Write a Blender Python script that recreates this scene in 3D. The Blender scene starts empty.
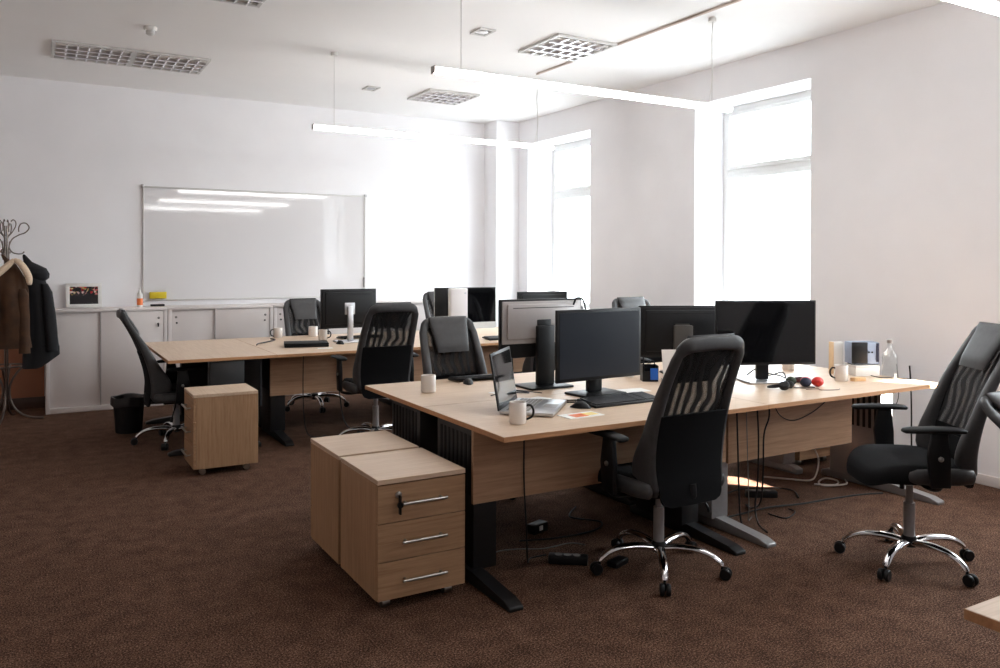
import bpy, bmesh, math, random
from math import sin, cos, pi, radians
from mathutils import Vector, Matrix
random.seed(7)
SC = bpy.context.scene
COL = SC.collection

# ------------------------------------------------------------------ colour / materials
def lin(c):
    c = c / 255.0
    return c / 12.92 if c <= 0.04045 else ((c + 0.055) / 1.055) ** 2.4
def rgb(r, g, b): return (lin(r), lin(g), lin(b), 1.0)

class NT:
    def __init__(s, name):
        s.m = bpy.data.materials.new(name); s.m.use_nodes = True
        s.n = s.m.node_tree.nodes; s.l = s.m.node_tree.links
        s.b = s.n['Principled BSDF']; s.out = s.n['Material Output']
    def add(s, t, **k):
        n = s.n.new(t)
        for a, v in k.items():
            if a in n.inputs: n.inputs[a].default_value = v
            else: setattr(n, a, v)
        return n
    def link(s, a, b): s.l.new(a, b)
    def coord(s, scale=(1, 1, 1), kind='Object', rot=(0, 0, 0)):
        t = s.add('ShaderNodeTexCoord'); m = s.add('ShaderNodeMapping')
        m.inputs['Scale'].default_value = scale; m.inputs['Rotation'].default_value = rot
        s.link(t.outputs[kind], m.inputs['Vector']); return m.outputs['Vector']
    def noise(s, vec, scale, detail=3, rough=.5, dist=0):
        n = s.add('ShaderNodeTexNoise')
        n.inputs['Scale'].default_value = scale; n.inputs['Detail'].default_value = detail
        n.inputs['Roughness'].default_value = rough; n.inputs['Distortion'].default_value = dist
        s.link(vec, n.inputs['Vector']); return n.outputs['Fac']
    def ramp(s, fac, stops):
        r = s.add('ShaderNodeValToRGB'); e = r.color_ramp.elements
        while len(e) < len(stops): e.new(.5)
        for x, (p, c) in zip(e, stops): x.position = p; x.color = c
        s.link(fac, r.inputs['Fac']); return r.outputs['Color']
    def bump(s, fac, strength=.2, dist=.01):
        b = s.add('ShaderNodeBump'); b.inputs['Strength'].default_value = strength
        b.inputs['Distance'].default_value = dist
        s.link(fac, b.inputs['Height']); s.link(b.outputs['Normal'], s.b.inputs['Normal'])

def plain(name, col, rough=.5, metal=0, spec=.5, coat=0, var=.0, scale=40, bump=0, bscale=300):
    t = NT(name); b = t.b
    b.inputs['Roughness'].default_value = rough; b.inputs['Metallic'].default_value = metal
    b.inputs['Specular IOR Level'].default_value = spec; b.inputs['Coat Weight'].default_value = coat
    v = t.coord()
    f = t.noise(v, scale, 3)
    lo = tuple(c * (1 - var) for c in col[:3]) + (1,); hi = tuple(min(1, c * (1 + var)) for c in col[:3]) + (1,)
    t.link(t.ramp(f, [(.3, lo), (.7, hi)]), b.inputs['Base Color'])
    if bump: t.bump(t.noise(v, bscale, 2), bump, .002)
    return t.m

def wood(name, light, dark, grain='X', rough=.45):
    t = NT(name)
    sc = {'X': (1.2, 26, 26), 'Y': (26, 1.2, 26), 'Z': (26, 26, 1.2)}[grain]
    v = t.coord(sc)
    f = t.noise(v, 3.0, 5, .6, .3)
    f2 = t.noise(v, 14.0, 2, .5)
    mx = t.add('ShaderNodeMath', operation='MULTIPLY_ADD'); mx.inputs[1].default_value = .35
    t.link(f2, mx.inputs[0]); t.link(f, mx.inputs[2])
    t.link(t.ramp(mx.outputs[0], [(.45, dark), (.62, tuple((a + c) / 2 for a, c in zip(light, dark))), (.85, light)]), t.b.inputs['Base Color'])
    t.b.inputs['Roughness'].default_value = rough
    t.b.inputs['Specular IOR Level'].default_value = .4
    return t.m

M = {}
WL, WD = rgb(212, 188, 164), rgb(194, 166, 140)
M['wood_x'] = wood('beech_lengthwise', WL, WD, 'X')
M['wood_y'] = wood('beech_crosswise', WL, WD, 'Y')
PL, PD = rgb(176, 141, 108), rgb(148, 112, 82)
M['wood_z'] = wood('beech_upright', PL, PD, 'Z', .5)
M['wood_front'] = wood('beech_drawer_front', PL, PD, 'X', .5)
M['wood_panel'] = wood('beech_modesty_panel', rgb(182, 146, 116), rgb(154, 118, 90), 'X', .5)
M['wood_edge'] = wood('beech_edge_band', rgb(196, 146, 104), rgb(172, 124, 86), 'X', .5)
M['wall'] = plain('white_wall_paint', rgb(242, 241, 243), .85, var=.015, scale=3, bump=.05, bscale=120)
M['ceil'] = plain('white_ceiling_paint', rgb(244, 243, 242), .9, var=.01, scale=2)
M['wall_warm'] = plain('terracotta_wall_paint', rgb(222, 206, 198), .85, var=.03, scale=4)
M['dado'] = plain('tan_dado_board', rgb(150, 98, 70), .6, var=.05, scale=5)
M['skirt'] = plain('dark_brown_skirting', rgb(62, 40, 30), .5, var=.1)
M['white'] = plain('white_laminate', rgb(222, 214, 211), .45, var=.01, scale=6)
M['white_frame'] = plain('white_window_frame', rgb(222, 222, 220), .4, var=.01)
M['white_gloss'] = plain('white_ceramic', rgb(232, 224, 216), .18, coat=.4, var=.01)
M['white_plastic'] = plain('white_plastic', rgb(226, 224, 220), .35, var=.01)
M['paper'] = plain('white_paper', rgb(236, 234, 230), .8, var=.01)
M['black'] = plain('black_plastic', rgb(18, 18, 20), .42, spec=.3, var=.1)
M['black_matt'] = plain('matt_black_plastic', rgb(15, 15, 17), .6, spec=.25, var=.1)
M['keycap'] = plain('black_keycaps', rgb(38, 38, 41), .5, spec=.4, var=.1)
M['black_metal'] = plain('black_powder_coated_steel', rgb(20, 20, 22), .45, var=.08)
M['silver_metal'] = plain('silver_powder_coated_steel', rgb(150, 148, 148), .4, .35, var=.03)
M['white_metal'] = plain('white_powder_coated_steel', rgb(205, 203, 200), .4, var=.02)
M['chrome'] = plain('polished_chrome', rgb(215, 215, 218), .09, 1, var=.01)
M['steel'] = plain('brushed_steel', rgb(176, 174, 170), .28, 1, var=.04)
M['rack'] = plain('old_chromed_tube', rgb(118, 108, 102), .32, 1, var=.12, scale=12)
M['alu'] = plain('silver_aluminium', rgb(196, 196, 198), .3, .8, var=.02)
M['mirror_alu'] = plain('mirror_bright_louvre_aluminium', rgb(236, 234, 238), .16, 1, var=.01)
M['olive'] = plain('dark_olive_grey_plastic', rgb(66, 61, 56), .5, var=.03)
M['alu_matt'] = plain('silver_painted_plastic', rgb(168, 162, 160), .38, .25, var=.02)
M['leather'] = plain('grey_black_leatherette', rgb(62, 61, 62), .48, spec=.4, var=.12, scale=30, bump=.15, bscale=260)
M['fabric'] = plain('black_seat_fabric', rgb(21, 21, 23), .95, spec=.2, var=.35, scale=420, bump=.3, bscale=700)
M['backfab'] = plain('black_back_fabric', rgb(15, 15, 17), .95, spec=.15, var=.3, scale=420, bump=.2, bscale=700)
M['screen'] = plain('switched_off_matt_screen', rgb(26, 31, 40), .3, spec=.3, var=.02, scale=3)
M['screen_gloss'] = plain('switched_off_glossy_screen', rgb(8, 8, 10), .06, spec=.6, var=.02)
M['navy'] = plain('navy_padded_cloth', rgb(15, 15, 20), .75, var=.25, scale=14, bump=.3, bscale=45)
M['suede'] = plain('brown_suede', rgb(66, 40, 18), .85, var=.4, scale=9, bump=.25, bscale=60)
M['fleece'] = plain('cream_sheepskin', rgb(220, 196, 170), .95, var=.12, scale=70, bump=.8, bscale=120)
M['yellow'] = plain('yellow_plastic', rgb(214, 190, 30), .5, var=.03)
M['orange'] = plain('orange_liquid', rgb(232, 120, 60), .4, var=.05)
M['red'] = plain('red_plastic', rgb(200, 40, 30), .4, var=.05)
M['pink'] = plain('pink_foam', rgb(226, 120, 130), .7, var=.05)
M['green'] = plain('dark_green_foam', rgb(40, 48, 28), .7, var=.1)
M['indigo'] = plain('navy_foam', rgb(30, 34, 58), .7, var=.1)
M['blue'] = plain('bright_blue_plastic', rgb(30, 96, 190), .4, var=.05)
M['bluegrey'] = plain('blue_grey_plastic', rgb(146, 160, 184), .45, var=.03)
M['maroon'] = plain('dark_maroon_plastic', rgb(66, 22, 24), .35, var=.1)
M['beige'] = plain('beige_card', rgb(226, 196, 156), .7, var=.03)
M['tan'] = plain('tan_wood_block', rgb(214, 170, 120), .6, var=.05)
M['cable_grey'] = plain('grey_cable', rgb(120, 116, 112), .5)
M['cable_white'] = plain('white_cable', rgb(214, 206, 198), .5)
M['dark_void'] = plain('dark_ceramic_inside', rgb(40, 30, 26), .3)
M['wb'] = plain('whiteboard_enamel', rgb(222, 220, 221), .05, spec=.6, var=.01, scale=1.5)

def carpet():
    t = NT('heathered_brown_carpet'); v = t.coord()
    f1 = t.noise(v, 135, 2, .8); f2 = t.noise(v, 420, 1, .5); f3 = t.noise(v, 9, 3, .6)
    a = t.add('ShaderNodeMath', operation='MULTIPLY_ADD'); a.inputs[1].default_value = .5
    t.link(f2, a.inputs[0]); t.link(f1, a.inputs[2])
    c2 = t.add('ShaderNodeMath', operation='MULTIPLY_ADD'); c2.inputs[1].default_value = .18
    t.link(f3, c2.inputs[0]); t.link(a.outputs[0], c2.inputs[2])
    col = t.ramp(c2.outputs[0], [(.62, rgb(20, 16, 15)), (.80, rgb(65, 46, 36)), (.90, rgb(104, 73, 56)), (1.0, rgb(148, 120, 104))])
    t.link(col, t.b.inputs['Base Color'])
    t.b.inputs['Roughness'].default_value = 1; t.b.inputs['Specular IOR Level'].default_value = .1
    t.bump(f1, .25, .004)
    return t.m
M['carpet'] = carpet()

def mesh_fabric():
    t = NT('see_through_black_mesh')
    v = t.coord((1, 1, 1))
    w = t.add('ShaderNodeTexWave'); w.inputs['Scale'].default_value = 5; w.inputs['Distortion'].default_value = 9
    w.inputs['Detail'].default_value = 1.5; w.inputs['Detail Scale'].default_value = .9
    t.link(v, w.inputs['Vector'])
    f = t.ramp(w.outputs['Fac'], [(.2, (.06, .06, .06, 1)), (.9, (.36, .36, .36, 1))])
    tr = t.add('ShaderNodeBsdfTransparent'); mx = t.add('ShaderNodeMixShader')
    t.b.inputs['Base Color'].default_value = rgb(18, 18, 20); t.b.inputs['Roughness'].default_value = .8
    t.link(f, mx.inputs['Fac']); t.link(t.b.outputs[0], mx.inputs[1]); t.link(tr.outputs[0], mx.inputs[2])
    t.link(mx.outputs[0], t.out.inputs['Surface']); return t.m
M['mesh'] = mesh_fabric()

def thin_glass(name, tint=(1, 1, 1, 1)):
    t = NT(name); tr = t.add('ShaderNodeBsdfTransparent'); gl = t.add('ShaderNodeBsdfGlossy'); mx = t.add('ShaderNodeMixShader')
    fr = t.add('ShaderNodeLayerWeight'); pw = t.add('ShaderNodeMath', operation='POWER'); pw.inputs[1].default_value = 5
    ad = t.add('ShaderNodeMath', operation='MULTIPLY_ADD'); ad.inputs[1].default_value = .8; ad.inputs[2].default_value = .03
    t.link(fr.outputs['Facing'], pw.inputs[0]); t.link(pw.outputs[0], ad.inputs[0])
    gl.inputs['Roughness'].default_value = .02; tr.inputs['Color'].default_value = tint
    t.link(ad.outputs[0], mx.inputs['Fac']); t.link(tr.outputs[0], mx.inputs[1]); t.link(gl.outputs[0], mx.inputs[2])
    t.link(mx.outputs[0], t.out.inputs['Surface']); return t.m
M['pane'] = thin_glass('window_glass')
M['bottle'] = thin_glass('clear_bottle_glass', (.97, .98, .98, 1))

def emit(name, col, s):
    t = NT(name); t.b.inputs['Base Color'].default_value = (1, 1, 1, 1)
    t.b.inputs['Emission Color'].default_value = col; t.b.inputs['Emission Strength'].default_value = s
    return t.m
M['led'] = emit('lit_led_diffuser', (1, .98, .97, 1), 6.5)

def picture_mat():
    t = NT('group_photo_print'); v = t.coord((1, 1, 1))
    vo = t.add('ShaderNodeTexVoronoi'); vo.inputs['Scale'].default_value = 48; t.link(v, vo.inputs['Vector'])
    sx = t.add('ShaderNodeSeparateColor'); t.link(vo.outputs['Color'], sx.inputs[0])
    col = t.ramp(sx.outputs[0], [(.0, rgb(24, 22, 26)), (.45, rgb(30, 24, 28)), (.55, rgb(170, 30, 36)), (.7, rgb(220, 205, 196)), (.85, rgb(190, 160, 90)), (.95, rgb(40, 30, 34))])
    sp = t.add('ShaderNodeSeparateXYZ'); t.link(v, sp.inputs[0])
    r2 = t.ramp(sp.outputs['Z'], [(.0, (0, 0, 0, 1)), (.01, (1, 1, 1, 1))])
    mx = t.add('ShaderNodeMix', data_type='RGBA'); t.link(r2, mx.inputs[0])
    mx.inputs[6].default_value = rgb(26, 22, 26); t.link(col, mx.inputs[7])
    t.link(mx.outputs[2], t.b.inputs['Base Color']); t.b.inputs['Roughness'].default_value = .25
    return t.m
M['photo'] = picture_mat()

# ------------------------------------------------------------------ mesh builder
class MB:
    def __init__(s): s.bm = bmesh.new()
    def _bev(s, geom, bev, seg):
        if bev > 0:
            ed = list({e for v in geom for e in v.link_edges})
            bmesh.ops.bevel(s.bm, geom=ed, offset=bev, segments=seg, affect='EDGES', profile=.5, clamp_overlap=True)
    def box(s, x0, x1, y0, y1, z0, z1, bev=0, seg=2, mat=None):
        r = bmesh.ops.create_cube(s.bm, size=1)['verts']
        T = Matrix.Translation(((x0 + x1) / 2, (y0 + y1) / 2, (z0 + z1) / 2)) @ Matrix.Diagonal((x1 - x0, y1 - y0, z1 - z0, 1))
        if mat is not None: T = mat @ T
        bmesh.ops.transform(s.bm, matrix=T, verts=r)
        s._bev(r, bev, seg); return s
    def ring_loft(s, rings, cap=True, closed=False):
        vs = [[s.bm.verts.new(p) for p in r] for r in rings]
        n = len(vs[0]); R = len(vs)
        for i in range(R if closed else R - 1):
            a, b = vs[i], vs[(i + 1) % R]
            for k in range(n):
                try: s.bm.faces.new((a[k], a[(k + 1) % n], b[(k + 1) % n], b[k]))
                except ValueError: pass
        if cap and not closed:
            try:
                s.bm.faces.new(list(reversed(vs[0]))); s.bm.faces.new(vs[-1])
            except ValueError: pass
        return s
    def tube(s, pts, r, seg=8, closed=False, flat=1.0):
        pts = [Vector(p) for p in pts]; n = len(pts); rings = []
        up = None
        for i in range(n):
            if closed: t = pts[(i + 1) % n] - pts[i - 1]
            else: t = pts[min(i + 1, n - 1)] - pts[max(i - 1, 0)]
            t.normalize()
            if up is None:
                up = Vector((0, 0, 1)) if abs(t.z) < .9 else Vector((1, 0, 0))
            a = t.cross(up)
            if a.length < 1e-4: a = t.cross(Vector((0, 1, 0)))
            a.normalize(); b = a.cross(t).normalized(); up = b
            rr = r[i] if isinstance(r, (list, tuple)) else r
            rings.append([pts[i] + a * (rr * cos(2 * pi * k / seg)) + b * (rr * flat * sin(2 * pi * k / seg)) for k in range(seg)])
        return s.ring_loft(rings, True, closed)
    def cyl(s, p0, p1, r0, r1=None, seg=16):
        return s.tube([p0, p1], [r0, r0 if r1 is None else r1], seg)
    def lathe(s, prof, seg=24, c=(0, 0, 0), cap=True):
        return s.ring_loft([[(c[0] + r * cos(2 * pi * k / seg), c[1] + r * sin(2 * pi * k / seg), c[2] + z) for k in range(seg)] for r, z in prof], cap)
    def prism(s, poly, axis, lo, hi, bev=0, seg=2):
        def P(a, b, c): return {'X': (c, a, b), 'Y': (a, c, b), 'Z': (a, b, c)}[axis]
        v0 = [s.bm.verts.new(P(a, b, lo)) for a, b in poly]; v1 = [s.bm.verts.new(P(a, b, hi)) for a, b in poly]
        n = len(poly)
        s.bm.faces.new(list(reversed(v0))); s.bm.faces.new(v1)
        for k in range(n): s.bm.faces.new((v0[k], v0[(k + 1) % n], v1[(k + 1) % n], v1[k]))
        s._bev(v0 + v1, bev, seg); return s
    def sphere(s, c, rx, ry=None, rz=None, seg=16):
        r = bmesh.ops.create_uvsphere(s.bm, u_segments=seg, v_segments=max(6, seg // 2 + 2), radius=1)['verts']
        bmesh.ops.transform(s.bm, matrix=Matrix.Translation(c) @ Matrix.Diagonal((rx, ry or rx, rz or rx, 1)), verts=r); return s
    def sheet(s, fn, nu, nv, thick=0):
        g = [[s.bm.verts.new(fn(i / nu, j / nv)) for j in range(nv + 1)] for i in range(nu + 1)]
        for i in range(nu):
            for j in range(nv): s.bm.faces.new((g[i][j], g[i + 1][j], g[i + 1][j + 1], g[i][j + 1]))
        if thick:
            fs = s.bm.faces[:]
            bmesh.ops.recalc_face_normals(s.bm, faces=fs)
            bmesh.ops.solidify(s.bm, geom=fs, thickness=thick)
        return s
    def xf(s, m):
        bmesh.ops.transform(s.bm, matrix=m, verts=s.bm.verts[:]); return s
    def build(s, name, mat, parent=None, angle=40, loc=None):
        bmesh.ops.recalc_face_normals(s.bm, faces=s.bm.faces[:])
        me = bpy.data.meshes.new(name); s.bm.to_mesh(me); s.bm.free()
        me.materials.append(M[mat] if isinstance(mat, str) else mat)
        for p in me.polygons: p.use_smooth = True
        me.set_sharp_from_angle(angle=radians(angle))
        o = bpy.data.objects.new(name, me); COL.objects.link(o)
        if parent is not None: o.parent = parent
        if loc is not None: o.location = loc
        return o

def smooth(pts, n=6, closed=False):
    P = [Vector(p) for p in pts]; out = []; N = len(P)
    rng = range(N if closed else N - 1)
    for i in rng:
        if closed: p0, p1, p2, p3 = P[i - 1], P[i], P[(i + 1) % N], P[(i + 2) % N]
        else: p0, p1, p2, p3 = P[max(i - 1, 0)], P[i], P[i + 1], P[min(i + 2, N - 1)]
        for k in range(n):
            t = k / n
            out.append(.5 * ((2 * p1) + (p2 - p0) * t + (2 * p0 - 5 * p1 + 4 * p2 - p3) * t * t + (3 * p1 - p0 - 3 * p2 + p3) * t ** 3))
    if not closed: out.append(P[-1])
    return out

def tag(o, label, cat, group=None, kind=None):
    o['label'] = label; o['category'] = cat
    if group: o['group'] = group
    if kind: o['kind'] = kind
    return o
def thing(name, label, cat, loc=(0, 0, 0), rotz=0, group=None):
    o = bpy.data.objects.new(name, None); COL.objects.link(o); o.empty_display_size = .1
    o.location = loc; o.rotation_euler = (0, 0, radians(rotz))
    return tag(o, label, cat, group)
def struct(mb, name, mat, label=None, cat=None, parent=None):
    o = mb.build(name, mat, parent); o['kind'] = 'structure'
    if label: o['label'] = label; o['category'] = cat
    return o
KIDS = {}
def children(o): return [c for c in bpy.data.objects if c.parent == o]
def copy_tree(o, parent=None, lists=None):
    c = o.copy(); COL.objects.link(c)
    if parent is not None: c.parent = parent
    for ch in children(o): copy_tree(ch, c)
    return c
def interp(tab, x):
    if x <= tab[0][0]: return tab[0][1]
    for (a, b), (c, d) in zip(tab, tab[1:]):
        if x <= c:
            t = (x - a) / (c - a); return b + (d - b) * t
    return tab[-1][1]

# ------------------------------------------------------------------ room
XW0, XW1, YF, YB, ZC = -1.9, 5.555, -2.6, 9.405, 3.327
TW = .50
WINS = [(7.51, 8.852), (4.474, 5.816), (1.434, 2.776)]
WZ0, WZ1 = .9, 3.015
struct(MB().box(XW0 - .2, XW1 + TW, YF - .2, YB + .2, -.15, 0), 'floor', 'carpet', 'brown heathered office carpet covering the whole floor', 'carpet')
struct(MB().box(XW0 - .2, XW1 + TW, YF - .2, YB + .2, ZC, ZC + .2), 'ceiling', 'ceil', 'flat white ceiling with recessed lights', 'ceiling')
struct(MB().box(XW0, XW1, YB, YB + .2, 0, ZC), 'wall_back', 'wall', 'white back wall behind the whiteboard', 'wall')
struct(MB().box(XW0 - .2, XW0, YF, YB + .2, 0, ZC), 'wall_left', 'wall_warm', 'pale warm painted left wall', 'wall')
struct(MB().box(XW0, XW1, YF - .2, YF, 0, ZC), 'wall_front', 'wall', 'white wall behind the viewer', 'wall')
w = MB()
ys = YF
for a, b in sorted(WINS):
    w.box(XW1, XW1 + TW, ys, a, 0, ZC)
    w.box(XW1, XW1 + TW, a, b, 0, WZ0); w.box(XW1, XW1 + TW, a, b, WZ1, ZC); ys = b
w.box(XW1, XW1 + TW, ys, YB + .2, 0, ZC)
struct(w, 'wall_right', 'wall', 'white right wall with deep window openings', 'wall')
struct(MB().box(5.2147, XW1, 9.079, YB, 0, ZC), 'column', 'wall', 'white square column in the far corner', 'column')
struct(MB().box(XW0, .112, YB - .012, YB, .115, 1.0), 'trim_1', 'dado', 'tan dado board on back wall behind the coat rack', 'panel')
struct(MB().box(XW0, 5.21, YB - .018, YB, 0, .115, .004), 'baseboard_back', 'skirt', 'dark brown skirting along the back wall', 'skirting')
struct(MB().box(XW1 - .015, XW1, YF, 9.07, 0, .07, .004), 'baseboard_right', 'white', 'low white skirting along the window wall', 'skirting')
FX = 5.97
for i, (a, b) in enumerate(WINS):
    z0, z1 = WZ0, WZ1; fw = .055; d = .035
    m = MB()
    m.box(FX - d, FX + d, a, a + fw, z0, z1, .004); m.box(FX - d, FX + d, b - fw, b, z0, z1, .004)
    m.box(FX - d, FX + d, a + fw, b - fw, z0, z0 + fw, .004); m.box(FX - d, FX + d, a + fw, b - fw, z1 - fw, z1, .004)
    m.box(FX - d, FX + d, a + fw, b - fw, 2.345, 2.40, .004)
    for za, zb in ((z0 + fw, 2.345), (2.40, z1 - fw)):   # sashes
        s_ = .04
        for q in ((a + fw, a + fw + s_, za, zb), (b - fw - s_, b - fw, za, zb), (a + fw + s_, b - fw - s_, za, za + s_), (a + fw + s_, b - fw - s_, zb - s_, zb)):
            m.box(FX - d - .012, FX + d - .01, q[0], q[1], q[2], q[3], .003)
    o = struct(m, 'window_%d' % (i + 1), 'white_frame', ['white framed window nearest the far corner column', 'white framed window behind the black monitors', 'white framed window beside the right hand swivel chairs', 'white framed window nearest the viewer'][i], 'window')
    for za, zb in ((z0 + fw, 2.345), (2.40, z1 - fw)):
        MB().box(FX - .004, FX + .004, a + fw + .03, b - fw - .03, za + .03, zb - .03).build('window_pane', 'pane', o)
    MB().box(XW1 - .03, FX - d, a + .002, b - .002, z0 - .0, z0 + .03, .006).build('window_sill', 'white_frame', o)
    MB().cyl((FX - .07, a + .075, 1.7), (FX - .07, a + .075, 1.82), .008).build('window_handle', 'white_plastic', o)
    L = bpy.data.lights.new('sky_portal', 'AREA'); L.shape = 'RECTANGLE'; L.size = b - a; L.size_y = z1 - z0
    L.cycles.is_portal = True
    lo = bpy.data.objects.new('sky_portal', L); COL.objects.link(lo)
    lo.location = (XW1 + TW + .01, (a + b) / 2, (z0 + z1) / 2); lo.rotation_euler = (radians(90), 0, radians(90))

# ------------------------------------------------------------------ ceiling fittings
def louvre(x0, x1, y0, y1, mods, label, nx=6, ny=4):
    t = thing('recessed_louvre_light', label, 'ceiling light', ((x0 + x1) / 2, (y0 + y1) / 2, ZC), 0, None)
    W, D = (x1 - x0) / 2, (y1 - y0) / 2
    f = MB(); e = .025; z0 = -.022
    f.box(-W, W, -D, -D + e, z0, -.001); f.box(-W, W, D - e, D, z0, -.001)
    f.box(-W, -W + e, -D + e, D - e, z0, -.001); f.box(W - e, W, -D + e, D - e, z0, -.001)
    if mods == 2: f.box(-e, e, -D + e, D - e, z0, -.001)
    f.build('frame', 'white_metal', t)
    MB().box(-W + e, W - e, -D + e, D - e, -.004, -.0015).build('reflector', 'white_plastic', t)
    n = nx * mods
    for k in range(mods):
        a = -W + e + k * (W) if mods == 2 else -W + e
        b = (a + W - 1.5 * e) if mods == 2 else W - e
        g = MB()
        for i in range(1, nx + 0):
            x = a + (b - a) * i / nx; g.prism([(x - .006, -.03), (x + .006, -.03), (x + .002, -.004), (x - .002, -.004)], 'Y', -D + e, D - e)
        for j in range(1, ny):
            y = -D + e + (2 * D - 2 * e) * j / ny; g.prism([(y - .012, -.033), (y + .012, -.033), (y + .003, -.004), (y - .003, -.004)], 'X', a, b)
        g.build('louvre_grid', 'mirror_alu', t)
        for j in range(ny):
            y = -D + e + (2 * D - 2 * e) * (j + .5) / ny
            if j % 2 == 0: MB().cyl((a + .01, y, -.013), (b - .01, y, -.013), .008, None, 8).build('fluorescent_tube', 'white_plastic', t)
    return t
louvre(.15, 1.41, 7.655, 8.27, 2, 'double louvred ceiling light above the coat rack side', 7, 4)
louvre(3.648, 4.25, 7.765, 8.37, 1, 'square louvred ceiling light nearest the far corner')
louvre(3.648, 4.25, 5.36, 5.985, 1, 'square louvred ceiling light beside the ceiling conduit')
louvre(.15, 1.41, 5.255, 5.87, 2, 'double louvred ceiling light cut off by the top edge of the picture', 7, 4)
for x, y, lb in ((3.105, 5.63, 'small square ceiling spotlight between conduit light and pendant tube'), (3.105, 8.07, 'small square ceiling spotlight above the whiteboard side')):
    t = thing('recessed_spotlight', lb, 'ceiling light', (x, y, ZC), 0, 'small square ceiling spotlights')
    f = MB(); a = .07
    f.box(-a, a, -a * 1.3, -a * 1.3 + .02, -.014, -.001); f.box(-a, a, a * 1.3 - .02, a * 1.3, -.014, -.001)
    f.box(-a, -a + .02, -a * 1.3 + .02, a * 1.3 - .02, -.014, -.001); f.box(a - .02, a, -a * 1.3 + .02, a * 1.3 - .02, -.014, -.001)
    f.build('frame', 'white_metal', t)
    MB().lathe([(.045, -.002), (.045, -.012), (.02, -.018)], 16).build('lamp_face', 'alu', t)
c = MB().box(4.243, 4.263, -2.5, 6.62, ZC - .018, ZC - .001, .003)
tag(c.build('ceiling_conduit', plain('tan_cable_trunking', rgb(200, 184, 174), .6)), 'thin tan cable conduit running along the ceiling', 'conduit')
t = thing('smoke_detector', 'small round smoke detector on the ceiling', 'smoke detector', (.808, 6.864, ZC))
MB().lathe([(.05, -.001), (.05, -.02), (.042, -.03)], 20).build('base', 'white_plastic', t)
MB().lathe([(.034, -.03), (.034, -.055), (.02, -.065), (.008, -.066)], 20).build('sensor_cap', 'white_metal', t)

PZ = 2.66
def pendant(y, label, first=True):
    t = thing('pendant_tube_light', label, 'pendant light', (3.36, y, PZ), 0, 'suspended tube lights')
    MB().box(-1.25, 1.25, -.026, .026, .015, .022, .003).build('housing', 'white_metal', t)
    MB().box(-1.242, 1.242, -.025, .025, -.022, .0145, .008).build('diffuser', 'led', t)
    for sx in (-1, 1):
        MB().box(sx * 1.25 - .004, sx * 1.25 + .004, -.027, .027, -.024, .0225, .002).build('end_cap', 'alu_matt', t)
        MB().cyl((sx * 1.06, 0, .022), (sx * 1.06, 0, ZC - PZ - .03), .0022, None, 6).build('suspension_wire', 'white_metal', t)
        MB().lathe([(.03, ZC - PZ - .03), (.03, ZC - PZ - .001)], 14, (sx * 1.06, 0, 0)).build('ceiling_cup', 'white_plastic', t)
    x = .93
    MB().tube(smooth([(1.06 - .03, 0, .022), (1.075, .01, .25), (1.045, -.005, .45), (1.07, 0, ZC - PZ - .03)], 5), .003, 6).build('feed_cable', 'white_plastic', t)
    return t
pendant(6.87, 'lit tube pendant farthest back, nearest the whiteboard')
pendant(4.45, 'lit tube pendant hanging above the near desk cluster')
pendant(2.06, 'lit tube pendant at the top right corner of the picture')
pendant(-.35, 'lit tube pendant nearest the viewer')

# ------------------------------------------------------------------ back wall furniture
t = thing('whiteboard', 'large glossy whiteboard on the back wall', 'whiteboard', (2.284, YB, 1.678))
W, H = 1.256, .617
MB().box(-W + .01, W - .01, -.018, -.002, -H + .01, H - .01).build('board', 'wb', t)
f = MB(); e = .018
f.box(-W, W, -.026, -.001, H - e, H, .003); f.box(-W, W, -.026, -.001, -H, -H + e, .003)
f.box(-W, -W + e, -.026, -.001, -H + e, H - e, .003); f.box(W - e, W, -.026, -.001, -H + e, H - e, .003)
f.build('frame', 'white_metal', t)
for sx in (-1, 1):
    for sz in (-1, 1):
        MB().box(sx * W - .016, sx * W + .016, -.03, -.0005, sz * H - .016, sz * H + .016, .004).build('corner_cap', 'alu', t)
MB().box(W - .03, W - .012, -.034, -.026, -.50, -.38, .003).build('pen_clip', 'cable_grey', t)
e = thing('board_eraser', 'yellow magnetic eraser stuck at the whiteboard lower left', 'eraser', (1.178, YB - .026, 1.122))
MB().box(-.085, .085, -.035, -.008, -.036, .036, .006).build('grip', 'yellow', e)
MB().box(-.083, .083, -.008, -.0, -.034, .034, .002).build('felt_pad', 'black_matt', e)

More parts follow.
